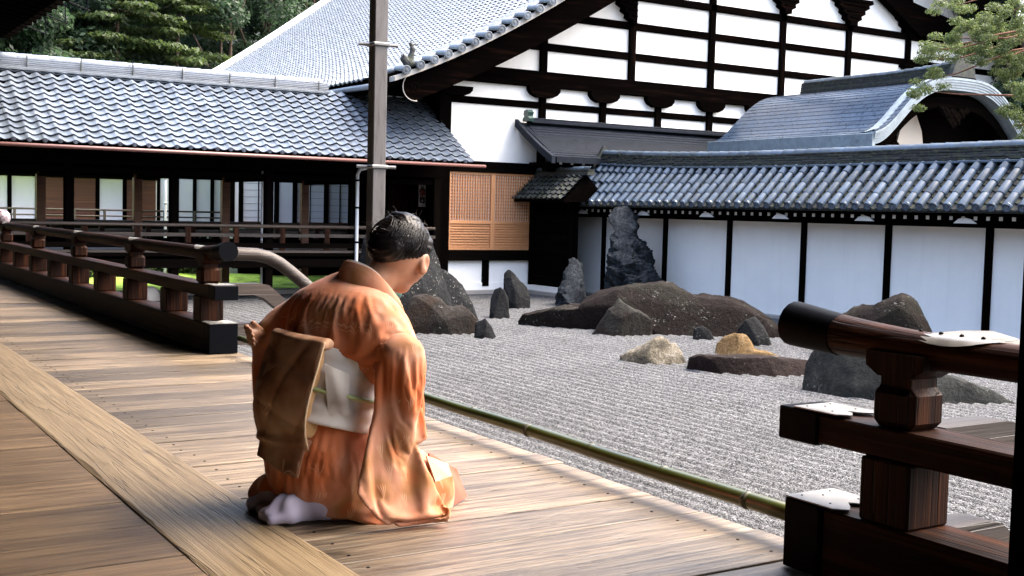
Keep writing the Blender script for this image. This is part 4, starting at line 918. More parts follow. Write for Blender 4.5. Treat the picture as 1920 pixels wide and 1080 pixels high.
# roof
WE, WEZ, WR, WRZ = 14.78, 1.13, XW-.06, 1.86
wa = atan2(WRZ-WEZ, WR-WE); WL = sqrt((WR-WE)**2+(WRZ-WEZ)**2)
def lift(y): return .16*max(0, (y-15.5)/5.6)**2
bme = barrel('barrel_tile', .068, WL/4*1.06, M['tile_wall'], 10, arc=pi*1.05); adm = disc_mesh('antefix', .074, M['tile_wall'])
pans = MB(); yy = 21.52; col_n = 0
while yy > 5.2:
    sk_ = .10*max(0, (yy-18.5)/3)**2        # columns splay a little towards the far verge
    jr = random.uniform(-.01, .01)
    for r in range(4):
        u = r/4; zl = lift(yy)*u
        vis = yy > 9.0
        loc = (WE+cos(wa)*WL*u, yy-sk_*3*u+random.uniform(-.006, .006), WEZ+.045+sin(wa)*WL*u+zl+random.uniform(-.005, .005))
        if vis: obj('barrel_tile', bme, gw, loc, (wa+random.uniform(-.02, .02), random.uniform(-.03, .03), -pi/2+random.uniform(-.015, .015)+jr+sk_*.25))
    if yy > 9.0: obj('antefix', adm, gw, (WE-.01, yy, WEZ+.05), (wa*.25, 0, -pi/2))
    for r in range(8):
        u = r/8; x0 = WE+cos(wa)*WL*u; z0 = WEZ+sin(wa)*WL*u+lift(yy)*u; x1 = WE+cos(wa)*WL*(u+.15); z1 = WEZ+sin(wa)*WL*(u+.15)+lift(yy)*u
        jz = random.uniform(-.006, .006); ya = yy-.125-sk_*3*u
        pr = [(-.095, .02), (-.05, -.012), (0, -.022), (.05, -.012), (.095, .02)]
        V = [(x1, ya+a, z1+b-.002) for a, b in pr]+[(x0, ya+a, z0+b+.028+jz) for a, b in pr]+[(x0+.005, ya+a, z0+b-.006) for a, b in pr]
        pans.add(V, [(k_, k_+1, 6+k_, 5+k_) for k_ in range(4)]+[(5+k_, 6+k_, 11+k_, 10+k_) for k_ in range(4)])
    yy -= .2505; col_n += 1
tag(pans.build('pan_tiles', M['tile_old'], gw, 50), kind='stuff')
MB().prism([(WE+.03, WEZ-.04), (WE+.03, WEZ-.005), (WR, WRZ-.02), (WR+.5, WRZ-.1), (2*XW-WE+.4, WEZ-.04)], 1, 4, 21.55).build('roof_bed', M['tile_old'], gw)
# ridge of many thin courses
yy = 21.15; top = []
for k_ in range(6):
    m_ = MB(); y = 21.12+random.uniform(0, .1); z = WRZ-.005+k_*.042; wd = .165-.010*k_+(.03 if k_ == 0 else 0)
    while y > 5:
        L = random.uniform(.26, .36); zz = z+lift(y-.15)+random.uniform(-.004, .004); o_ = random.uniform(-.008, .008)
        m_.box((XW-wd+o_, y-L+.004, zz), (XW+wd, y, zz+.036), .004); y -= L
    tag(m_.build('ridge_course', M['tile_old'] if k_ else M['tile_wall'], gw), kind='stuff')
cme = barrel('ridge_cap', .082, .30, M['tile_wall'], 10); y = 21.2
while y > 8.5:
    sl_ = (lift(y)-lift(y-.29))/.29; obj('ridge_cap', cme, gw, (XW, y, WRZ+.245+lift(y)), (-sl_, 0, pi)); y -= .29
og = MB().prism([(XW-.16, 1.99), (XW+.16, 1.99), (XW+.2, 2.15), (XW+.12, 2.3), (XW+.05, 2.42), (XW-.05, 2.42), (XW-.12, 2.3), (XW-.2, 2.15)], 1, 21.14, 21.24).build('ridge_end_tile', M['tile_old'], gw)

# small tiled roof over the boarded return wall
sr = thing('boarded_wall', (14.6, 21.7, G), 'black boarded return wall under a small weathered tile roof', 'wall')
for i in range(8): MB().box((14.58, 20.92, -.68+i*.235), (14.62, 22.5, -.68+i*.235+.228), .004).build('board', M['dark_y'], sr)
for y in (20.95, 22.46): MB().box((14.53, y-.05, -.7), (14.66, y+.05, 1.3)).build('post', M['dark_z'], sr)
MB().box((14.63, 20.9, G), (14.75, 22.5, 1.5)).build('core', M['dark_z'], sr)
MB().box((14.50, 20.9, -.80), (14.66, 22.5, -.69)).build('skirt_board', M['plaster'], sr)
MB().box((14.46, 20.9, G), (14.70, 22.5, -.802), .01).build('base_stone', M['stone'], sr)
sa = atan2(.56, .62); SLn = sqrt(.56**2+.62**2)
tv2, tf2 = pan_tile('small_tile', .205, SLn/6*1.12, M['tile_old']); m_w = []
stm = mb_mesh('roof_tile', tv2, tf2, M['tile_old'], 50)
for c in range(10):
    for r in range(6):
        u = r/6; y = 22.62-c*.205
        obj('roof_tile', stm, sr, (14.10+.62*u, y, 1.24+.56*u+random.uniform(-.003, .003)), (sa-.06, 0, -pi/2))
MB().prism([(14.13, 1.17), (14.13, 1.215), (14.72, 1.76), (15.3, 1.2)], 1, 20.58, 22.58).build('roof_bed', M['dark_y'], sr)
for k_ in range(4): MB().box((14.63+.008*k_, 20.45, 1.755+.032*k_), (14.83-.008*k_, 22.58, 1.783+.032*k_), .003).build('ridge_course', M['tile_old'], sr)
cms = barrel('ridge_cap', .06, .24, M['tile_wall'], 8)
for i in range(9): obj('ridge_cap', cms, sr, (14.73, 22.5-.23*i, 1.885), (0, 0, pi))
sdm = disc_mesh('eave_disc', .04, M['tile_old'])
for c in range(10): obj('eave_disc', sdm, sr, (14.09, 22.62-c*.205-.04, 1.265), (0, 0, -pi/2))

# ================================================================== PENT ROOF AND CURVED PORCH
pr_ = thing('pent_roof', (17, 21.9, 2.0), 'slate grey shingled pent roof against the white gable wall', 'roof')
py0, pz0, py1, pz1 = 21.05, 2.12, YH-.06, 2.96
n = 15
def ps(u): return (py0+(py1-py0)*u, pz0+(pz1-pz0)*(u*.82+.18*u*u))
for i in range(n):
    (ya, za), (yb, zb_) = ps(i/n), ps((i+1.15)/n)
    if yb > py1: yb = py1
    xx = 14.18+.22*(i/n); 
    MB().prism([(ya, za+.030), (ya, za+.008), (yb, zb_), (yb, zb_+.012)], 0, xx, 21.0).build('shingle_course', M['pent'], pr_)
MB().prism([(py0, pz0-.10), (py0, pz0+.006), (py1, pz1-.02), (py1, pz1-.14)], 0, 14.25, 21).build('eave_bed', M['pent'], pr_)
pl = [(py0-.03, pz0-.12), (py0-.03, pz0+.035)]+[(ps(u)[0], ps(u)[1]+.045) for u in np.linspace(.1, 1, 8)]+[(ps(u)[0], ps(u)[1]-.12) for u in np.linspace(1, .1, 8)]
MB().prism(pl, 0, 14.10, 14.19).build('verge_board', M['pent'], pr_)
MB().box((14.4, YH-.30, 2.93), (21, YH-.12, 3.0), .01).box((14.4, YH-.26, 3.0), (21, YH-.14, 3.05), .01).build('ridge_course', M['pent'], pr_)
o_ = MB().prism([(YH-.34, 2.96), (YH-.10, 2.96), (YH-.10, 3.03), (YH-.16, 3.06), (YH-.12, 3.12), (YH-.14, 3.2), (YH-.26, 3.22), (YH-.34, 3.16), (YH-.30, 3.08), (YH-.36, 3.02)], 0, 14.28, 14.42).build('ridge_ornament', M['verdigris'], pr_)
rbp = MB().box((-.035, 0, -.035), (.035, 1.2, .035)).mesh('rafter', M['dark_y']); rep = MB().box((-.033, -.006, -.033), (.033, -.001, .033)).mesh('white_end', M['whitepaint'])
for i in range(15):
    o = obj('rafter', rbp, pr_, (14.45+i*.30, py0+.15, pz0-.10), (.0, 0, 0)); obj('white_end', rep, o, (14.45+i*.30, py0+.15, pz0-.10))
MB().box((14.4, YH-.9, 1.85), (21, YH-.75, 2.02)).build('purlin', M['dark_x'], pr_)

pc = thing('curved_porch', (21.4, 18.5, G), 'entrance porch with a sweeping blue-grey curved gable roof', 'porch')
PX, PW, PY0, PY1 = 21.5, 2.7, 16.45, 21.4
def pzz(X): s = np.clip(abs(X-PX)/PW, 0, 1); return 2.38+1.25*(.5+.5*np.cos(pi*s**1.6))
nseg = 25
for sgn in (-1, 1):
    for i in range(nseg):
        s0_, s1_ = i/nseg, (i+1.12)/nseg
        Xa, Xb = PX+sgn*PW*(1-s0_), PX+sgn*PW*max(0, 1-s1_); za, zb2 = float(pzz(Xa)), float(pzz(Xb))
        V = []
        for yv, up_ in ((PY0, .09), (PY0+.25, .035), (PY0+.6, .0), (PY1, 0)):
            V += [(Xa, yv, za+.30+.010+up_), (Xb, yv, zb2+.30+up_), (Xb, yv, zb2+.27+up_), (Xa, yv, za+.288+up_)]
        Fc = [(4*j+k_, 4*j+(k_+1) % 4, 4*(j+1)+(k_+1) % 4, 4*(j+1)+k_) for j in range(3) for k_ in range(4)]+[(0, 1, 2, 3), (12, 15, 14, 13)]
        MB().add(V, Fc).build('copper_course', M['copper'], pc)
xs = np.linspace(PX-PW, PX+PW, 61)
# thick layered rim of the gable
for k_ in range(5):
    za_, zb_ = .30-.052*k_+.06, .30-.052*(k_+1)+.064
    pl = [(x, float(pzz(x))+za_) for x in xs]+[(x, float(pzz(x))+zb_) for x in xs[::-1]]
    MB().prism(pl, 1, PY0-.04+.012*k_, PY0+.35).build('rim_layer', M['copper_rim'], pc)
MB().prism([(x, float(pzz(x))+.26) for x in xs]+[(x, float(pzz(x))+.02) for x in xs[::-1]], 1, PY0+.36, PY1).build('roof_bed', M['dark_y'], pc)
for sgn in (-1, 1): MB().box((PX+sgn*PW-.05, PY0+.0, 2.38), (PX+sgn*PW+.05, PY1, 2.70), .01).build('eave_fascia', M['copper_rim'], pc)
# inner bargeboard, cream panel, pendant, posts
xs2 = np.linspace(PX-PW*.93, PX+PW*.93, 50)
MB().prism([(x, float(pzz(x))-.02) for x in xs2]+[(x, float(pzz(x))-.26) for x in xs2[::-1]], 1, PY0+.22, PY0+.30).build('inner_bargeboard', M['dark_x'], pc)
MB().prism([(PX-1.25, 2.2), (PX-.2, 2.2), (PX-.35, 2.9), (PX-.55, 3.25), (PX-1.0, 3.0)], 1, PY0+.75, PY0+.8).build('plaster_panel', M['cream'], pc)
MB().prism([(x, float(pzz(x))-.05) for x in np.linspace(PX-2.3, PX+2.3, 30)]+[(PX+2.3, 2.1), (PX-2.3, 2.1)], 1, PY0+.85, PY0+.9).build('back_board', M['dark_x'], pc)
def pend(P):
    d = np.full(P.shape[:-1], 9.)
    for (a, b, r) in ((0, 0, .2), (-.28, .06, .15), (.28, .06, .15), (-.45, .14, .1), (.45, .14, .1), (0, -.2, .12), (-.14, -.12, .12), (.14, -.12, .12)): d = np.minimum(d, ell(P, (a, 0, b), (r, .07, r*.9)))
    return d+.018*np.sin(P[..., 0]*38)*np.sin(P[..., 2]*38)
V, Fc = nets(pend, (-.7, -.14, -.45), (.7, .14, .4), .022); raw('pendant_carving', V*.9+np.array([PX-.1, PY0+.16, 3.20]), Fc, M['dark_x'], pc)
def boss(P): return smin(smin(ell(P, (0, 0, 0), (.2, .1, .2)), ell(P, (.1, 0, .25), (.14, .1, .16)), .05), ell(P, (.2, 0, -.15), (.16, .1, .14)), .05)+.02*np.sin(P[..., 0]*40)*np.sin(P[..., 2]*36)
V, Fc = nets(boss, (-.4, -.16, -.4), (.5, .16, .5), .025); raw('side_carving', V+np.array([PX-1.5, PY0+.7, 2.68]), Fc, M['dark_x'], pc)
for xx in (PX-2.0, PX+2.0): MB().box((xx-.14, PY0+.6, G), (xx+.14, PY0+.88, 2.5), .02).build('post', M['dark_z'], pc)
MB().box((PX-2.3, PY0+.55, 2.12), (PX+2.3, PY0+.74, 2.36), .02).build('tie_beam', M['dark_x'], pc)
# box ridge
for k_ in range(6):
    m_ = MB(); wd = .2-.008*k_; z = 3.94+.05*k_
    V = []
    for yv, up_ in ((PY0+.1, .10), (PY0+.8, .04), (PY0+2, 0), (PY1-.4, 0)):
        V += [(PX-wd, yv, z+up_), (PX+wd, yv, z+up_), (PX+wd, yv, z+up_+.043), (PX-wd, yv, z+up_+.043)]
    m_.add(V, [(4*j+q, 4*j+(q+1) % 4, 4*(j+1)+(q+1) % 4, 4*(j+1)+q) for j in range(3) for q in range(4)]+[(0, 1, 2, 3), (12, 15, 14, 13)]); m_.build('ridge_course', M['tile_old'], pc)
cmp_ = barrel('ridge_cap', .1, .26, M['tile_wall'], 8); y = PY1-.4
while y > PY0+.1:
    obj('ridge_cap', cmp_, pc, (PX, y, 4.22+.10*max(0, (PY0+2-y)/2)**1.5), (0, 0, pi)); y -= .25
MB().prism([(PX-.4, 3.98), (PX+.4, 3.98), (PX+.34, 4.2), (PX+.16, 4.5), (PX-.16, 4.5), (PX-.34, 4.2)], 1, PY0+.0, PY0+.1).build('ridge_end_tile', M['tile_old'], pc)
# ================================================================== ROCKS
def frame(bx, by, push=0.0):
    B = az(bx, by, G); n = B[:2]/np.linalg.norm(B[:2]); B = B+np.array([n[0]*push, n[1]*push, 0]); return B, n, np.array([n[1], -n[0]])
def to_plane(px, py, B, n, r):
    d = ray(px, py); t = (B[:2]@n)/(d[:2]@n); p = _C+d*t; return float((p[:2]-B[:2])@r), float(p[2])
def disp(P, amp, fr, seed, ridge, strat):
    q = Vector((P[0]*fr+seed, P[1]*fr, P[2]*fr*strat))
    v = mn.fractal(q, .9, 2.1, 5)*.8
    if ridge: v += (mn.ridged_multi_fractal(Vector((q.x*.8, q.y*.8, q.z*.8)), .9, 2.2, 5, 1.0, 2.0)-1.1)*ridge
    c = mn.voronoi(Vector((q.x*.6, q.y*.6, q.z*.6)))[0][0]; return amp*(v-.5*c+.15)
def rock(label, m, sil, basexy, thick, amp=.05, fr=2.2, ridge=.0, tall=True, strat=1.0, push=0.0, block=.72, na=84, nb=60, lean=0.0, facets=9):
    amp *= 1.1; ridge = ridge*1.1+.10
    B, n, r = frame(basexy[0], basexy[1], push); sil = [to_plane(x, y, B, n, r) for x, y in sil]
    seed = RS.rand()*50; V = []
    if tall:
        zt = max(p[1] for p in sil); zs = np.concatenate([np.linspace(G-.12, zt, nb)])
        amx = 0; rows = []
        for z in zs:
            zz = min(max(z, min(p[1] for p in sil)+.002), zt-.004); xs_ = []
            for i in range(len(sil)):
                (a0, z0), (a1, z1) = sil[i-1], sil[i]
                if (z0-zz)*(z1-zz) <= 0 and z0 != z1: xs_.append(a0+(a1-a0)*(zz-z0)/(z1-z0))
            rows.append((min(xs_), max(xs_))); amx = max(amx, (max(xs_)-min(xs_))/2)
        for i, z in enumerate(zs):
            c = (rows[i][0]+rows[i][1])/2; h = (rows[i][1]-rows[i][0])/2; hd = thick*(h/amx)**.75
            for k_ in range(na):
                th = 2*pi*k_/na; cx_, sy_ = cos(th), sin(th); cx_ = math.copysign(abs(cx_)**block, cx_); sy_ = math.copysign(abs(sy_)**block, sy_)
                a = c+h*cx_; d = hd*sy_+lean*(z-G)
                P = np.array([B[0]+r[0]*a+n[0]*d, B[1]+r[1]*a+n[1]*d, z])
                w_ = disp(P, amp, fr, seed, ridge, strat)*min(1, (zt-z)/.12+.25)
                P[:2] += (r*cx_+n*sy_)*w_*(.45+.55*abs(sy_)); P[2] += w_*.4*min(1, (z-G+.1)/.2); V.append(P)
        V.append(np.array([B[0]+r[0]*(rows[-1][0]+rows[-1][1])/2+n[0]*lean*(zt-G), B[1]+r[1]*(rows[-1][0]+rows[-1][1])/2+n[1]*lean*(zt-G), zt+.01]))
        Fq = [(i*na+k_, i*na+(k_+1) % na, (i+1)*na+(k_+1) % na, (i+1)*na+k_) for i in range(nb-1) for k_ in range(na)]
        Ft = [((nb-1)*na+k_, (nb-1)*na+(k_+1) % na, nb*na) for k_ in range(na)]
    else:
        a0, a1 = sil[0][0], sil[-1][0]; xa = [p[0] for p in sil]; za = [p[1] for p in sil]
        for i in range(na):
            u = i/(na-1); a = a0+(a1-a0)*u; zt = max(G+.02, float(np.interp(a, xa, za))); e = min(u, 1-u)*2; hd = thick*(.25+.75*min(1, e*2.2)**.6)
            for j in range(nb):
                ph = pi*j/(nb-1); cc, ss = cos(ph), sin(ph); cc = math.copysign(abs(cc)**block, cc); ss = max(0, ss)**(block*.75)
                d = -hd*cc; z = G-.10+(zt-G+.10)*ss
                P = np.array([B[0]+r[0]*a+n[0]*(d+lean*(z-G)), B[1]+r[1]*a+n[1]*(d+lean*(z-G)), z]); w_ = disp(P, amp, fr, seed, ridge, strat)
                P[:2] += -n*(-cc)*0+n*cc*(-w_); P[2] += w_*ss*.8; V.append(P)
        Fq = [(i*nb+j, (i+1)*nb+j, (i+1)*nb+j+1, i*nb+j+1) for i in range(na-1) for j in range(nb-1)]
        Ft = [tuple(range(nb))[::-1], tuple((na-1)*nb+j for j in range(nb))]
    # fractured faces: slice the lump with random planes that mostly face the court
    V = np.array(V); cen = np.array([B[0], B[1], G+.35*(V[:, 2].max()-G)])
    for q in range(facets):
        a_ = RS.uniform(-.8, .8)*(1.2 if tall else .75); e_ = RS.uniform(-.1, .8); hv = -n*cos(a_)+r*sin(a_); pn = np.array([hv[0]*cos(e_), hv[1]*cos(e_), sin(e_)])
        s_ = (V-cen)@pn; lim = s_.max()*RS.uniform(.62, .86); V = V-np.outer(np.clip(s_-lim, 0, None)*.88, pn)
    loc = (float(B[0]), float(B[1]), G)
    me = bpy.data.meshes.new('rock'); me.from_pydata([(p[0]-loc[0], p[1]-loc[1], p[2]-loc[2]) for p in V], [], Fq+Ft); me.update(); me.materials.append(m); fix(me); shade(me, 38)
    o = obj('rock', me, None, loc); tag(o, label, 'rock', 'rocks of the dry garden'); return o
rock('tallest twisted blue-grey standing rock in front of the white wall', M['rk_blue'], [(1136, 575), (1141, 500), (1137, 478), (1147, 460), (1150, 428), (1140, 412), (1143, 399), (1157, 384), (1170, 385), (1184, 402), (1196, 420), (1196, 434), (1208, 452), (1218, 470), (1226, 505), (1236, 535), (1240, 575)], (1187, 574), .75, .20, 2.6, .45, strat=1.25, facets=4, nb=120, na=120, block=.7)
rock('narrow knobbly dark rock standing left of the tallest one', M['rk_blue'], [(1040, 575), (1047, 545), (1053, 530), (1056, 510), (1066, 495), (1071, 480), (1078, 476), (1087, 484), (1091, 498), (1091, 507), (1096, 525), (1098, 550), (1100, 575)], (1069, 574), .42, .11, 3.4, .42, strat=1.2, facets=4, nb=80, na=80, block=.7)
rock('long low whale-backed brown rock, largest in the garden', M['rk_brown'], [(970, 600), (980, 586), (1010, 580), (1085, 571), (1095, 560), (1118, 546), (1150, 537), (1200, 534), (1238, 528), (1262, 531), (1300, 549), (1340, 554), (1372, 559), (1420, 578), (1452, 598), (1472, 622), (1486, 642)], (1215, 625), .95, .10, 1.5, .10, tall=False, na=120, nb=60, push=.5)
rock('peaked grey-green slab leaning on the front of the whale-backed rock', M['rk_green'], [(1110, 627), (1128, 600), (1140, 577), (1150, 572), (1160, 561), (1172, 572), (1196, 584), (1214, 594), (1224, 602), (1224, 630)], (1168, 628), .34, .06, 3.0, .12, tall=False, block=.6)
rock('small black wedge rock before the long brown rock', M['rk_dark'], [(1299, 637), (1301, 616), (1318, 611), (1331, 620), (1341, 638)], (1320, 637), .17, .025, 5, .1, tall=False, na=36, nb=26, block=.6)
rock('grey pyramid rock against the right end of the long brown rock', M['rk_dark'], [(1377, 640), (1385, 612), (1398, 598), (1415, 594), (1430, 610), (1440, 628), (1448, 648)], (1413, 647), .3, .05, 3, .1, tall=False, na=44, nb=30, block=.65)
rock('pale beige wedge rock on the open gravel', M['rk_beige'], [(1162, 667), (1185, 658), (1215, 641), (1236, 630), (1250, 634), (1256, 645), (1265, 645), (1276, 657), (1289, 680)], (1228, 680), .26, .06, 4.2, .22, tall=False, block=.65)
rock('ochre humped rock behind the flat red slab', M['rk_orange'], [(1340, 664), (1343, 645), (1357, 633), (1376, 625), (1398, 630), (1408, 642), (1415, 655), (1440, 660), (1462, 668)], (1395, 667), .27, .04, 3.6, .12, tall=False)
rock('flat long reddish slab lying on the gravel', M['rk_red'], [(1287, 690), (1290, 672), (1310, 666), (1350, 667), (1420, 668), (1480, 672), (1530, 678), (1560, 686)], (1400, 700), .34, .03, 2.6, .08, tall=False, block=.5)
rock('big squared blue-grey rock behind the near railing', M['rk_grey'], [(1503, 722), (1508, 672), (1520, 655), (1560, 640), (1620, 628), (1680, 640), (1720, 668), (1760, 700), (1800, 712), (1850, 728), (1880, 745), (1905, 768)], (1690, 750), .42, .07, 2.0, .08, tall=False, block=.5, na=90, push=.15)
rock('dark brown peaked boulder beside the white wall above the near railing', M['rk_brown'], [(1560, 640), (1570, 590), (1600, 578), (1640, 574), (1668, 564), (1690, 555), (1708, 556), (1720, 565), (1735, 600), (1748, 625), (1762, 660)], (1665, 662), .8, .09, 2.0, .12, tall=False, block=.6)
rock('low smooth grey rock in front of the dark brown boulder', M['rk_dark'], [(1535, 640), (1552, 596), (1575, 591), (1600, 598), (1640, 615), (1690, 640)], (1610, 660), .4, .04, 2.4, .0, tall=False, push=-.6)
rock('tall pointed grey rock rising behind the bowed head', M['rk_dark'], [(632, 606), (655, 540), (672, 500), (680, 445), (705, 420), (745, 410), (778, 402), (789, 402), (795, 394), (801, 402), (805, 396), (808, 420), (818, 462), (826, 490), (832, 520), (846, 560), (852, 606)], (745, 604), .7, .05, 2.0, .14, nb=60)
rock('dark rounded rock with white lichen spots right of the bowed head', M['rk_dark'], [(788, 602), (798, 540), (808, 513), (820, 502), (832, 503), (850, 515), (868, 534), (880, 556), (888, 580), (896, 602)], (845, 600), .5, .06, 2.2, .06)
rock('low mottled brown and grey boulder beside the orange shoulder', M['rk_mix'], [(752, 622), (762, 566), (775, 554), (800, 554), (825, 560), (838, 572), (850, 574), (866, 570), (880, 580), (892, 596), (899, 622)], (826, 623), .5, .07, 2.6, .12, tall=False, block=.6)
rock('little black pointed stone right of the mottled boulder', M['rk_dark'], [(889, 630), (891, 602), (903, 600), (909, 597), (922, 612), (932, 635)], (910, 634), .16, .02, 5, .1, tall=False, na=36, nb=26, block=.55)
rock('short dark upright stone in front of its taller neighbour', M['rk_dark'], [(917, 597), (920, 560), (928, 543), (938, 539), (947, 545), (953, 562), (957, 597)], (937, 596), .26, .035, 3.4, .08)
rock('medium dark blade-like stone before the low white panels', M['rk_dark'], [(941, 578), (945, 530), (947, 512), (953, 504), (962, 512), (973, 523), (984, 533), (992, 548), (995, 578)], (968, 578), .33, .05, 2.8, .1)

# ================================================================== TREES
def limb(m_, a, b, r0, r1, bend=.1, n=6):
    a, b = Vector(a), Vector(b); pts = []; rad = []
    for i in range(n+1):
        u = i/n; p = a.lerp(b, u)+Vector((mn.noise((a.x+u*2, a.y, 1)), mn.noise((a.x, a.y+u*2, 2)), mn.noise((a.z, u*2, 3))))*bend*(b-a).length*sin(pi*u); pts.append(p); rad.append(r0+(r1-r0)*u)
    m_.tube(pts, rad, 7); return pts
def forest_tree(x, y, z0, h, r, kind, label):
    t = thing('conifer_tree' if kind else 'broadleaf_tree', (x, y, z0), label, 'tree', 'trees on the hillside')
    m_ = MB(); limb(m_, (x, y, z0), (x+.2, y, z0+h*.92), .15, .04, .03)
    cs = []
    if kind:
        nl = 11
        for i in range(nl):
            u = i/(nl-1); zz0 = z0+h*(.18+.80*u); rr = r*(1-u*.85)
            for k_ in range(7):
                a = 2*pi*(k_+.5*i)/7+random.uniform(-.3, .3); zz = zz0+random.uniform(-.5, .5); L = rr*random.uniform(.65, 1.1); e = (x+cos(a)*L, y+sin(a)*L, zz-.12*L)
                if k_ % 2 == 0: limb(m_, (x, y, zz), e, .06, .02, .05, 3)
                for q in (.35, .7, 1.0): cs.append((x+cos(a)*L*q, y+sin(a)*L*q, zz-.12*L*q, .75*rr/r+.35, .75*rr/r+.35, .16))
        V, Fc = leaf_quads(cs, 24000, .13, 1.0, 1.5, .5)
    else:
        for i in range(34):
            a = random.uniform(0, 6.28); u = random.uniform(0, 1); rr = r*sqrt(random.random())*(1-.45*abs(u-.35)); c = (x+cos(a)*rr, y+sin(a)*rr, z0+h*(.25+.72*u))
            s = random.uniform(.55, 1.05)*r*.36; cs.append((*c, s, s, s*.8))
            if i % 4 == 0: limb(m_, (x, y, z0+h*.3*u+1), c, .09, .03, .1, 4)
        V, Fc = leaf_quads(cs, 24000, .125, 1.0, .7, .2)
    m_.build('trunk', M['bark'], t, True); raw('crown', V, Fc, M['leaf_con' if kind else 'leaf_dark'], t, False)
HT = [(1985, 21.0, 10.5, 3.2, 0, 'dark broadleaf tree behind the juniper at the right edge'), (-330, 56, 14, 4.5, 0, 'broadleaf tree out beyond the left end of the corridor'), (-210, 60, 16, 4.5, 1, 'layered conifer beyond the left end of the corridor'), (-120, 57, 14, 4.2, 0, 'broadleaf tree hidden behind the black eave'), (-30, 58, 13, 4, 0, 'round broadleaf tree half hidden by the black eave corner'), (40, 62, 11.5, 4.2, 0, 'broadleaf tree just right of the black eave corner'), (120, 66, 11.3, 4.4, 0, 'low-topped broadleaf tree under the sliver of sky'),
      (215, 60, 17, 5.0, 1, 'left layered conifer above the corridor roof'), (330, 62, 18, 5.2, 1, 'right layered conifer, centre of the hillside'), (425, 64, 17, 4.6, 0, 'dense broadleaf tree left of the great roof'),
      (500, 68, 19, 5.0, 0, 'blue-green broadleaf tree touching the edge of the great roof'), (585, 70, 21, 5.0, 0, 'broadleaf tree rising over the slope of the great roof'),
      (270, 74, 22, 5.5, 0, 'back-row broadleaf tree between the two conifers'), (400, 76, 23, 5.5, 1, 'back-row conifer behind the hillside broadleaf trees'), (170, 76, 15, 5, 0, 'back-row broadleaf tree left of the conifers'),
      (520, 80, 25, 6, 0, 'back-row broadleaf tree near the top edge'), (660, 78, 22, 6, 0, 'broadleaf tree hidden behind the great roof')]
for px, Y, h_, r_, k_, lb in HT:
    p = ay(px, 100, Y); z0 = G-.2+.42*(Y-52) if Y > 52 else G
    forest_tree(p[0], Y, z0-1.0, h_ + .95 - (z0-1.0) - 2.0 if False else h_-z0+1.0, r_, k_, lb)
# juniper at the right, beyond the wall: trunk just out of frame, branches reach in
jt = thing('juniper_tree', (19.4, 12.2, G), 'sprawling green juniper branches hanging over the curved porch roof', 'tree')
m_ = MB(); tr = limb(m_, (19.4, 12.2, G), (19.0, 12.4, 7.5), .2, .09, .06, 8)
ends = [(1742, 92), (1752, 112), (1785, 70), (1830, 20), (1850, 70), (1830, 100), (1800, 100), (1870, 40), (1900, 20), (1890, 90), (1905, 140), (1900, 165), (1742, 148), (1795, 10), (1860, 110), (1898, 205), (1912, 235), (1755, 82), (1910, 60), (1840, 45), (1910, 190), (1815, 60), (1875, 75), (1880, 125), (1750, 172), (1935, 100), (1950, 180), (1940, 30), (1990, 80), (2000, 200), (1960, 240)]
cs = []
for i, (px, py) in enumerate(ends):
    D = 17.6+random.uniform(-.7, .9); e = ax(px, py, D); s = tr[min(8, 3+int((e[2]-1)*.9) if e[2] > 1 else 3)]
    if i % 2 == 0 or px < 1800: limb(m_, s, e, .035, .008, .12, 6)
    for k_ in range(5):
        cs.append((e[0]+random.gauss(0, .15), e[1]+random.gauss(0, .19), e[2]+random.gauss(0, .10), .12, .12, .065))
m_.build('trunk', M['bark_red'], jt, True)
V, Fc = leaf_quads(cs, 34000, .019, 1.25, .5, .3); raw('crown', V, Fc, M['leaf_jun'], jt, False)
# ================================================================== THE KNEELING WOMAN
AZM = radians(96); fv = np.array([sin(AZM), cos(AZM), 0]); lv = np.array([-fv[1], fv[0], 0])
PO = np.array([1.413, 3.404, 0.0])
def W(V): V = np.asarray(V); return PO+V[..., :1]*fv+V[..., 1:2]*lv+V[..., 2:3]*np.array([0, 0, 1.])
TR = radians(18)                       # torso turned a little to her left against the knees
def tw(P):                             # into the torso frame
    f, l, z = P[..., 0], P[..., 1], P[..., 2]; c, s = cos(TR), sin(TR); return np.stack([c*f+s*l, -s*f+c*l, z], -1)
ROTT = [[cos(TR), -sin(TR), 0], [sin(TR), cos(TR), 0], [0, 0, 1]]
HY = radians(30)                       # head turned to her left, away from us
def hd(P):
    f, l = P[..., 0]-.265, P[..., 1]; c, s_ = cos(HY), sin(HY); return np.stack([c*f+s_*l+.265, -s_*f+c*l, P[..., 2]], -1)
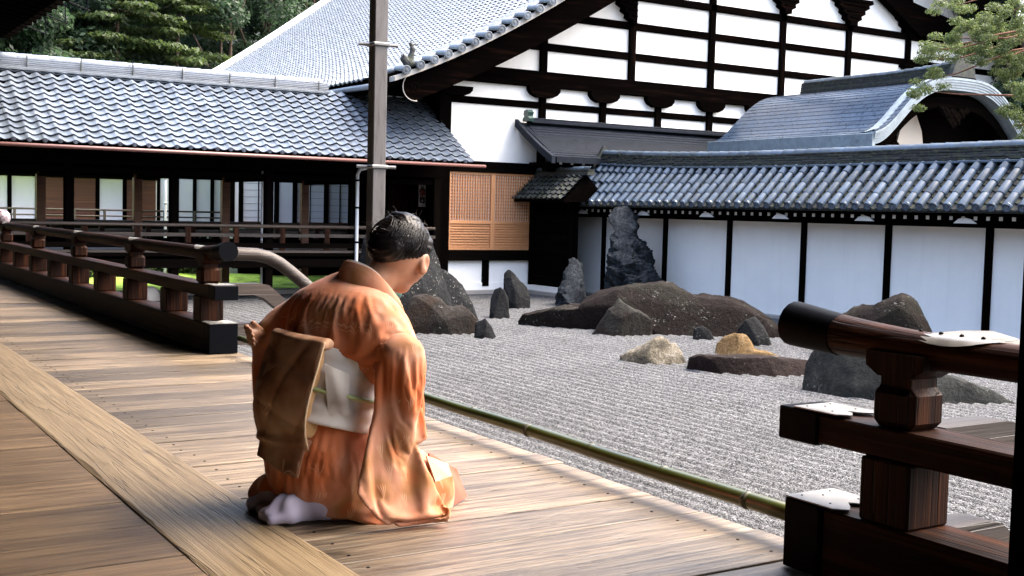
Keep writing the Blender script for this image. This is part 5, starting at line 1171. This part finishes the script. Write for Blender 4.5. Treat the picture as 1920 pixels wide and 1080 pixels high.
def skin_sdf(P0):
    P = hd(P0)
    d = ell(P, (.286, 0, .822), (.094, .076, .088))                       # cranium
    d = smin(d, ell(P, (.335, 0, .790), (.062, .064, .070)), .03)         # brow and cheeks
    d = smin(d, cap(P, (.318, 0, .765), (.296, 0, .712), .056, .033), .03) # jaw to chin
    d = smin(d, cap(P, (.392, 0, .775), (.378, 0, .735), .010, .014), .015)   # nose
    d = smin(d, ell(P, (.350, 0, .722), (.016, .024, .010)), .01)         # mouth
    for s in (-1, 1):
        e = ell(P, (.318, s*.076, .775), (.022, .011, .036), [[.92, 0, .38], [0, 1, 0], [-.38, 0, .92]])
        e = smax(e, -ell(P, (.324, s*.088, .778), (.013, .010, .022)), .008); d = smin(d, e, .008)   # ears
        d = smax(d, -ell(P, (.397, s*.034, .768), (.012, .018, .010)), .012)                           # eye sockets
    P = P0
    d = smin(d, cap(P, (.150, 0, .680), (.262, .005, .768), .058, .051), .03)  # neck
    d = smin(d, cap(P, (.135, 0, .60), (.06, 0, .30), .085, .10), .05)
    d = smin(d, cap(P, (.05, .14, .625), (.205, -.14, .60), .05, .05), .04)
    # right arm folded to the lap, left arm taken back to the bow
    for a, b, ra, rb in (((.19, -.155, .59), (.212, -.20, .40), .042, .036), ((.212, -.20, .40), (.285, -.06, .30), .034, .025), ((.055, .155, .63), (-.005, .285, .545), .045, .036), ((-.005, .285, .545), (-.095, .235, .535), .034, .024)):
        d = smin(d, cap(P, a, b, ra, rb), .02)
    d = smin(d, cap(P, (.285, -.06, .30), (.33, .0, .275), .028, .022), .02)
    for k in range(4): d = smin(d, cap(P, (.315+.015*k, .005-.006*k, .275), (.33+.013*k, .06, .25), .0088, .0065), .006)
    d = smin(d, cap(P, (.33, -.03, .285), (.365, .0, .275), .010, .007), .008)
    d = smin(d, cap(P, (-.095, .235, .535), (-.135, .205, .538), .024, .022), .015)          # left palm
    for k in range(4):
        b0 = np.array((-.140+.004*k, .205-.004*k, .560-.016*k)); L = (.034, .040, .037, .028)[k]
        m1 = b0+np.array((-.022, -.020, .004)); d = smin(d, cap(P, b0, m1, .0095, .0085), .006); d = smin(d, cap(P, m1, m1+np.array((.006, -L, -.006)), .0085, .0065), .004)
    d = smin(d, cap(P, (-.115, .215, .555), (-.140, .19, .578), .0105, .008), .008)
    return d
V, Fc = nets(skin_sdf, (-.24, -.30, .17), (.56, .36, .945), .0052)
loc = PO
body = raw('person', W(V)-PO, Fc, M['skin']); body.location = Vector(PO)
tag(body, 'woman in an orange kimono kneeling with bowed head on the veranda', 'person')
def wear(name, fn, lo, hi, h, m, parent=None, label=None):
    V, Fc = nets(fn, lo, hi, h); o = raw(name, W(V), Fc, m, parent or body)
    if label: o['label'] = label
    return o
def wrinkle(o, fn, lo, hi, pin, frames=12, grow=.06, off=.010, h=.014, grav=.6):
    """let the cloth settle over the body it covers: grown a little, it buckles into folds"""
    Vc, Fc_ = nets(lambda P: fn(P)+off, lo, hi, h); c = raw('collider', W(Vc), Fc_, M['skin'])
    cm = c.modifiers.new('c', 'COLLISION'); c.collision.thickness_outer = .004; c.collision.cloth_friction = 12
    par = o.parent; loc0 = o.location.copy()
    g = o.vertex_groups.new(name='pin'); b0 = base(o)
    co = np.empty(len(o.data.vertices)*3, np.float32); o.data.vertices.foreach_get('co', co); co = co.reshape(-1, 3)+np.array(b0)-PO
    L = np.stack([co@fv, co@lv, co[:, 2]], -1); wts = np.clip(pin(L), 0, 1)
    for i in np.nonzero(wts > .02)[0]: g.add([int(i)], float(wts[i]), 'REPLACE')
    cl = o.modifiers.new('cloth', 'CLOTH'); st_ = cl.settings; st_.quality = 5; st_.mass = .25; st_.tension_stiffness = 18; st_.compression_stiffness = 18; st_.shear_stiffness = 8; st_.bending_stiffness = 7
    st_.tension_damping = 8; st_.compression_damping = 8; st_.shear_damping = 8; st_.air_damping = 2
    st_.vertex_group_mass = 'pin'; st_.shrink_min = -grow; st_.shrink_max = -grow; st_.effector_weights.gravity = grav
    cl.collision_settings.distance_min = .003; cl.collision_settings.collision_quality = 2; cl.point_cache.frame_end = frames+1
    for fr in range(1, frames+1): S.frame_set(fr)
    dg = bpy.context.evaluated_depsgraph_get(); me = bpy.data.meshes.new_from_object(o.evaluated_get(dg))
    mt = list(o.data.materials); o.modifiers.clear(); old = o.data; o.data = me
    if not me.materials:
        for q in mt: me.materials.append(q)
    shade(me, True); bpy.data.meshes.remove(old); bpy.data.objects.remove(c); S.frame_set(1); o.vertex_groups.clear()
# hair: swept up and coiled at the back
def hair_sdf(P):
    P = hd(P)
    d = ell(P, (.284, 0, .842), (.106, .086, .086)); d = smin(d, ell(P, (.300, 0, .885), (.062, .058, .045)), .03); d = smin(d, ell(P, (.215, 0, .822), (.045, .06, .04)), .03); d = smin(d, ell(P, (.345, 0, .83), (.055, .078, .06)), .02)
    f, l, z = P[..., 0], P[..., 1], P[..., 2]
    a = np.arctan2(z-.86, f-.25)
    d = d + .0016*np.sin(26*a+50*np.abs(l)+3*np.sin(30*l)) + .0012*np.sin(120*l+40*(f-z)+2*np.sin(25*z))
    d = smin(d, cap(P, (.275, -.02, .912), (.335, .01, .908), .024, .020), .02)
    cutp = .786-z+.10*np.clip(f-.30, 0, 1)*-3.0+.05*np.clip(.24-f, 0, 1)        # hairline: nape to temple
    cutp = cutp-.022*np.exp(-(l/.032)**2)*np.clip((.27-f)/.05, 0, 1)
    d = smax(d, cutp, .012)
    face = ((f-.386)*.80-(z-.815)*.60); return smax(d, face, .01)
hair = wear('hair', hair_sdf, (.13, -.12, .72), (.45, .12, .96), .0048, M['hair'])
def coil(P):
    P = hd(P)
    d = np.full(P.shape[:-1], 9.)
    for i in range(26):
        a0, a1 = i*.36, (i+1)*.36; r0 = .046-.0014*i
        p0 = (.300+r0*sin(a0)*.9, r0*cos(a0)*1.0, .908-.25*r0*sin(a0)); p1 = (.300+r0*sin(a1)*.9, r0*cos(a1), .908-.25*r0*sin(a1)); d = smin(d, cap(P, p0, p1, .021, .021), .012)
    return d+.0008*np.sin(P[..., 1]*160+P[..., 2]*90)
wear('hair_coil', coil, (.20, -.10, .83), (.40, .10, .975), .005, M['hair'], hair)
def hdi(p): f, l = p[0]-.265, p[1]; c, s_ = cos(HY), sin(HY); return (c*f-s_*l+.265, s_*f+c*l, p[2])
sm_ = MB(); rw = random.Random(5); hc = np.array((.284, 0, .842)); hr = np.array((.108, .088, .088))
for i in range(520):
    a_ = rw.uniform(0, 2*pi); e0 = rw.uniform(-.75, .1); u0 = np.array((cos(a_)*sqrt(1-e0*e0), sin(a_)*sqrt(1-e0*e0), e0)); u1 = np.array((.25+rw.gauss(0, .16), rw.gauss(0, .2), .9)); u1 /= np.linalg.norm(u1)
    pts = []
    for q in np.linspace(0, 1, 9):
        u = u0*(1-q)+u1*q+np.array((0, .25*sin(pi*q)*math.copysign(1, u0[1]+.01), 0)); u /= np.linalg.norm(u); p = hc+u*hr*(1.0+.012*rw.random()); k = .786+.012-p[2]-.30*np.clip(p[0]-.30, 0, 1)
        if k > 0 or (p[0]-.380)*.80-(p[2]-.815)*.60 > 0: continue
        pts.append(tuple(W(np.array(hdi(p)))))
    if len(pts) > 3: sm_.tube(pts, [.0013]*(len(pts)-1)+[.0006], 4, False)
tag(sm_.build('hair_strands', M['hair'], hair, True), kind='stuff')
wm = MB(); rw = random.Random(3)
for i in range(150):
    a = rw.uniform(0, 2*pi); u = rw.uniform(-.2, 1); c = np.array((.285, 0, .85)); dr = np.array((cos(a)*.11*sqrt(max(.05, 1-u*u)), sin(a)*.086*sqrt(max(.05, 1-u*u)), .092*u)); p0 = c+dr*.95
    if p0[0] > .36 or p0[2] < .80: continue
    if i % 3 == 0: p0 = np.array((rw.uniform(.17, .24), rw.uniform(-.06, .06), rw.uniform(.80, .90)))
    n_ = dr/np.linalg.norm(dr); t_ = np.array((rw.gauss(0, 1), rw.gauss(0, 1), rw.gauss(0, 1))); L = rw.uniform(.012, .035)
    pts = [p0+n_*L*.25*q+t_*L*.22*q*q*.5 for q in (0, .8, 1.5, 2.0)]
    wm.tube([tuple(W(p)) for p in pts], [.0006, .0005, .0004, .0002], 4, False)
tag(wm.build('loose_hair', M['hairwisp'], hair), kind='stuff')
# collars: bands standing off the nape and running down over the chest
def LP(px, py, l):
    d = ray(px, py); t_ = ((PO+l*lv-_C)@lv)/(d@lv); p = _C+d*t_-PO; return np.array((p@fv, l, p[2]))
_cp = [(.225, -.075, .60), tuple(LP(752, 572, -.095)), tuple(LP(738, 546, -.092)), tuple(LP(718, 522, -.080)), tuple(LP(696, 505, -.060)), tuple(LP(668, 494, -.025)), tuple(LP(648, 489, .020)), tuple(LP(648, 491, .065)), tuple(LP(672, 496, .10)), (.19, .115, .705), (.235, .10, .64), (.25, .06, .59)]
def smooth_path(P, n=60):
    P = np.array(P, float); out = []
    for q in np.linspace(0, len(P)-1-1e-6, n):
        i = int(q); u = q-i; p0, p1, p2, p3 = P[max(i-1, 0)], P[i], P[i+1], P[min(i+2, len(P)-1)]
        out.append(.5*((2*p1)+(-p0+p2)*u+(2*p0-5*p1+4*p2-p3)*u*u+(-p0+3*p1-3*p2+p3)*u**3))
    return np.array(out)
def collar(name, inset, rise, hgt, flare, m, parent, label):
    P = smooth_path(_cp); c = np.array((.185, .01, .70)); V = []
    for p in P:
        o = p-c; o[2] = 0; o /= np.linalg.norm(o)+1e-9; top = p-o*inset+np.array((0, 0, rise)); bot = top+o*flare-np.array((0, 0, hgt))
        mid = (top+bot)/2+o*.006
        for q, th in ((top, .0), (mid, .0), (bot, .0), (bot, .007), (mid, .007), (top, .006)): V.append(tuple(W(q-o*th)))
    n = len(P); Fc = [(6*i+k, 6*i+(k+1) % 6, 6*(i+1)+(k+1) % 6, 6*(i+1)+k) for i in range(n-1) for k in range(6)]+[tuple(range(6)), tuple(6*(n-1)+k for k in range(6))]
    o = MB().add(V, Fc).build(name, m, parent, 60); o['label'] = label
collar('under_collar', .009, .004, .05, .016, M['collar'], body, 'white under-collar standing off the nape')
# kimono body
def folds(P, amp):
    f, l, z = P[..., 0], P[..., 1], P[..., 2]
    return amp*(np.sin(38*(.5*f+.6*l+.35*z)+2.2*np.sin(7*z+3*f))*.5+np.sin(61*(.7*f-.4*l+.5*z)+1.7*np.sin(9*f+2))*.3+np.sin(24*(f-.8*z)+2*np.sin(6*l))*.5)
def crease(x, p=5): return (1-np.abs(np.sin(x)))**p
def kim(P):
    Q = tw(P); f, l, z = P[..., 0], P[..., 1], P[..., 2]
    d = cap(Q, (.03, 0, .19), (.058, .0, .36), .140, .132, (1, 1.14, 1))
    d = smin(d, cap(Q, (.055, 0, .36), (.105, .01, .52), .135, .128, (1, 1.24, 1)), .05)
    d = smin(d, rbox(Q, (.118, .0, .550), (.100, .186, .128), .09), .07)              # one broad back
    d = smin(d, cap(Q, (.128, .10, .618), (.138, -.10, .605), .078, .078, (1, 1, 1)), .10)
    d = smin(d, cap(Q, (.122, .015, .60), (.165, .02, .675), .105, .066, (1, 1.1, 1)), .10)
    d = smin(d, cap(P, (.180, -.15, .575), (.212, -.205, .49), .072, .070), .09)   # right shoulder into sleeve
    d = smin(d, cap(Q, (.15, .0, .58), (.20, 0, .50), .10, .09, (1, 1.4, 1)), .06)
    d = smax(d, -cap(Q, (.180, .025, .69), (.31, .02, .80), .062, .084), .015)      # neck opening
    d = smin(d, ell(P, (.02, 0, .17), (.150, .185, .15)), .05)                        # hips
    for s in (-1, 1):
        d = smin(d, cap(P, (.06, s*.085, .165), (.355, s*.075, .10), .105, .075), .05); d = smin(d, cap(P, (.37, s*.08, .055), (.05, s*.10, .05), .056, .062), .05)
    d = smin(d, ell(P, (.22, -.02, .03), (.22, .20, .035)), .03)
    d = smax(d, .004-z, .006)
    up = np.clip((z-.46)/.08, 0, 1); low = np.clip((.31-z)/.08, 0, 1)
    a3 = np.arctan2(z-.02, f-.40); skirt = .007*crease(a3*9+2.2*np.sin(3*l)+1.0, 4)*np.clip((.42-f)/.15, 0, 1)
    return d+folds(P*.6, .002)*up+skirt*low
kimono = wear('kimono', kim, (-.22, -.30, -.02), (.56, .32, .83), .0085, M['kimono'])
wrinkle(kimono, kim, (-.22, -.30, -.02), (.56, .32, .83), lambda L: np.maximum(np.clip(1-np.abs(L[:, 2]-.385)/.11, 0, .3)*3.3, np.maximum(np.clip((L[:, 2]-.665)/.03, 0, 1), np.clip((.02-L[:, 2])/.01, 0, 1))), grow=.05)
collar('outer_collar', 0, 0, .062, .022, M['kimono'], kimono, 'orange collar folded outward around the neck')
# right sleeve: one long hanging panel in front of the body as seen here, pooled on the floor
RSL = [(.125, .45), (.165, .525), (.21, .555), (.250, .54), (.275, .46), (.290, .38), (.298, .30), (.292, .262), (.250, .262), (.240, .285), (.275, .215), (.330, .12), (.352, .05), (.335, .012), (.255, .004), (.18, .010), (.115, .060), (.058, .135), (.085, .25), (.105, .34)]
def rsl(P):
    f, l, z = P[..., 0], P[..., 1], P[..., 2]
    g = np.clip((.62-z)/.6, 0, 1)
    l0 = -.205-.115*g+.02*g*g-folds(P*1.1, .006)*(.3+g)-.018*np.sin(17*f+3.0*z+.6)*g-.010*np.sin(38*f-9*z)*g**1.5-.035*np.exp(-((f-.24)/.09)**2)*np.clip((z-.36)/.2, 0, 1)
    th = .0105+.020*np.clip((z-.36)/.2, 0, 1)
    d = smax(poly2(f, z, RSL), np.abs(l-l0)-th, .012)
    arm = smin(cap(P, (.200, -.213, .515), (.215, -.238, .43), .066, .070), cap(P, (.215, -.235, .43), (.265, -.20, .33), .068, .052), .05)
    return smax(smin(d, arm+.006*crease(18*(z*.8+f*.6)+2*np.sin(9*f), 4)*np.clip((.56-z)/.1, 0, 1), .05), .004-z, .005)
rs_ = wear('right_sleeve', rsl, (.0, -.42, -.01), (.42, -.05, .72), .0068, M['kimono'], kimono, 'long orange kimono sleeve falling to the floor')
wrinkle(rs_, kim, (-.22, -.30, -.02), (.56, .32, .83), lambda L: np.maximum(np.clip((L[:, 2]-.50)/.05, 0, 1), np.clip((.03-L[:, 2])/.02, 0, 1)), grow=.045, off=.0)
LSL = [(.10, .70), (.03, .655), (-.035, .60), (-.095, .555), (-.125, .50), (-.130, .43), (-.118, .30), (-.095, .16), (-.072, .048), (-.02, .035), (.10, .05), (.16, .4), (.15, .62)]
def lsl(P):
    f, l, z = P[..., 0], P[..., 1], P[..., 2]; g = np.clip((.6-z)/.6, 0, 1)
    d = smax(poly2(f, z, LSL), np.abs(l-.235-.03*g-.012*np.sin(20*f+4*z)*g)-.012, .012)
    arm = smin(cap(P, (.055, .16, .625), (.0, .255, .555), .075, .068), cap(P, (.0, .255, .555), (-.065, .245, .53), .062, .05), .04)
    return smin(d, arm, .05)+folds(P, .004)
wear('left_sleeve', lsl, (-.20, .05, .0), (.22, .36, .76), .0075, M['kimono'], kimono)
# obi: wide band, bow at the back, cord and sash
def obi(P):
    Q = tw(P); d = cap(Q, (.015, 0, .265), (.085, .005, .525), .155, .155, (1, 1.22, 1))
    ax_ = np.array((.26, 0, .96)); hgt = (Q-np.array((.045, 0, .395)))@ax_/np.linalg.norm(ax_)
    return smax(d, np.abs(hgt)-.118, .006)+.0015*np.sin(120*hgt)
ob = wear('obi', obi, (-.20, -.26, .22), (.34, .28, .60), .0065, M['obi_white'], None, 'wide silvery white obi sash')
def cordf(P):
    Q = tw(P); d = np.abs(cap(Q, (.015, 0, .265), (.085, .005, .525), .155, .155, (1, 1.22, 1))-.004); hgt = (Q-np.array((.045, 0, .375)))@np.array((.26, 0, .96)); return np.sqrt(d*d+hgt*hgt)-.0075
wear('obi_cord', cordf, (-.2, -.26, .28), (.34, .28, .46), .005, M['cord'], ob)
# drum bow: a soft pillow hanging from its top roll, with a tail below
def bowf(P):
    Q = tw(P)-np.array((-.072, -.010, .392)); x, y, z = Q[..., 0], Q[..., 1], Q[..., 2]
    x = x-.10*z-.10*y*y/.13+.010*np.sin(9*y+1)         # follows the lean and the round of the back
    t_ = np.clip((z+.17)/.34, 0, 1); return x, y, z, -.016-.040*np.sin(pi*t_**.8)**.9-.006*np.sin(14*z+9*y)
def bow(P):
    x, y, z, out = bowf(P); cr_ = .006*crease(13*(z+.55*y)+2*np.sin(8*y), 3)+.005*crease(19*(z-.3*y)+1.3, 4); out = out+cr_; yy_ = np.abs(y+.05*z+.006*np.sin(17*z))
    sk1 = smax(np.abs(x-out)-.005, smax(yy_-.132, np.abs(z-.04*y)-.165, .01), .004)
    roll = smax(np.sqrt((x+.004)**2+((z-.04*y-.155)*1.2)**2)-.022, yy_-.130, .012)
    tail = smax(smax(np.abs(x+.034-.05*(z+.2)-.005*np.sin(30*y))-.005, np.abs(y+.020+.1*z)-.112, .006), np.abs(z-.16*y+.170)-.062, .005)
    fold = smax(np.sqrt((x+.022)**2+((z+.04*y+.150)*1.3)**2)-.020, yy_-.126, .012)
    return smin(smin(smin(sk1, roll, .015), fold, .012), tail, .004)
def pad(P):
    x, y, z, out = bowf(P); return smax(smax(np.abs(x+.004)-.026, np.abs(y)-.112, .015), np.abs(z-.01)-.145, .02)
wear('bow_pad', pad, (-.27, -.23, .12), (.10, .27, .64), .0075, M['tan'], ob)
wear('obi_bow', bow, (-.27, -.23, .10), (.10, .27, .64), .0052, M['obi'], ob, 'brown drum-shaped bow of the obi on her back')
def edge_trim(P):
    x, y, z, out = bowf(P); return smax(np.sqrt((x-out)**2+(y+.05*z+.006*np.sin(17*z)+.132)**2)-.0036, np.abs(z)-.160, .004)
wear('bow_edge', edge_trim, (-.27, -.25, .18), (.10, -.02, .62), .003, M['lining_cream'], ob)
# flap of the bow turned towards us (white folded end)
def patch(c, nu, nv, bulge, th, m, name, parent, label=None):
    c = [np.array(p, float) for p in c]; nrm = np.cross(c[1]-c[0], c[3]-c[0]); nrm /= np.linalg.norm(nrm); V = []
    for s in (0, 1):
        for i in range(nu):
            for j in range(nv):
                u, v = i/(nu-1), j/(nv-1); p = (c[0]*(1-u)+c[1]*u)*(1-v)+(c[3]*(1-u)+c[2]*u)*v
                p = p+nrm*(bulge*sin(pi*u)*sin(pi*v)+.15*bulge*sin(9*u+5*v)+s*th); V.append(tuple(W(p)))
    N = nu*nv; Fc = []
    for i in range(nu-1):
        for j in range(nv-1): a = i*nv+j; Fc += [(a, a+nv, a+nv+1, a+1), (N+a, N+a+1, N+a+nv+1, N+a+nv)]
    for i in range(nu-1): Fc += [(i*nv, N+i*nv, N+(i+1)*nv, (i+1)*nv), (i*nv+nv-1, (i+1)*nv+nv-1, N+(i+1)*nv+nv-1, N+i*nv+nv-1)]
    for j in range(nv-1): Fc += [(j, j+1, N+j+1, N+j), ((nu-1)*nv+j, N+(nu-1)*nv+j, N+(nu-1)*nv+j+1, (nu-1)*nv+j+1)]
    o = MB().add(V, Fc).build(name, m, parent, 50)
    if label: o['label'] = label
    return o
patch([(.002, -.162, .325), (.062, -.178, .330), (.060, -.176, .455), (-.010, -.158, .485)], 8, 10, .010, .004, M['obi_white'], 'obi_end', ob)
# hem of the kimono opening over the knees: cream lining, red underside
patch([LP(815, 905, -.165), LP(846, 893, -.12), LP(838, 870, -.12), LP(798, 854, -.165)], 10, 8, .006, .004, M['lining_cream'], 'cream_lining', kimono)
patch([LP(816, 958, -.185), LP(848, 928, -.13), LP(847, 892, -.124), LP(813, 904, -.17)], 10, 8, .010, .005, M['kimono'], 'hem_fold', kimono)
patch([(.334, -.206, .004), (.530, .0, .004), LP(853, 880, -.04), LP(803, 850, -.13)], 14, 10, .010, .005, M['lining_red'], 'red_hem', kimono, 'bright red lining of the hem turned up at the knees')
# white socks
for s, l0 in ((-1, -.105), (1, .045)):
    def tabi(P, l0=l0):
        d = cap(P, (.11, l0+.0, .058), (.00, l0, .060), .048, .050); d = smin(d, cap(P, (.0, l0, .055), (-.10, l0+.01, .045), .050, .042), .03); d = smin(d, cap(P, (-.10, l0+.01, .04), (-.158, l0+.018, .028), .040, .026), .02)
        d = smin(d, cap(P, (-.10, l0-.015, .03), (-.150, l0-.022, .022), .028, .018), .012)
        return smax(d+.0035*np.sin(60*P[..., 0]+25*P[..., 2]+4*np.sin(30*P[..., 1])), .004-P[..., 2], .004)
    wear('tabi_sock', tabi, (-.22, l0-.10, -.01), (.19, l0+.12, .15), .0055, M['tabi'])
# dark lower skirt hem over the heels
def under(P): return smax(smin(cap(P, (-.02, .10, .07), (-.13, .13, .05), .075, .04), cap(P, (.0, -.02, .10), (-.10, .06, .085), .07, .045), .05)+folds(P*1.4, .008), .004-P[..., 2], .004)
wear('skirt_hem', under, (-.24, -.14, -.01), (.12, .26, .2), .0075, M['kimono'], kimono)

# ---- folded cloth bundle hung over the far end of the left railing
cb = ax(4, 404, RX)
def bundle(P): return smin(ell(P, (0, 0, .03), (.10, .16, .10)), ell(P, (-.06, .05, -.04), (.05, .12, .10)), .04)+.010*np.sin(P[..., 1]*55+14*P[..., 2])
V, Fc = nets(bundle, (-.2, -.25, -.2), (.2, .25, .2), .014)
t = raw('cloth_bundle', V, Fc, M['purple']); t.location = (RX, float(cb[1])+.08, .69); tag(t, 'folded grey-purple cloth hung over the railing at the left edge', 'cloth')
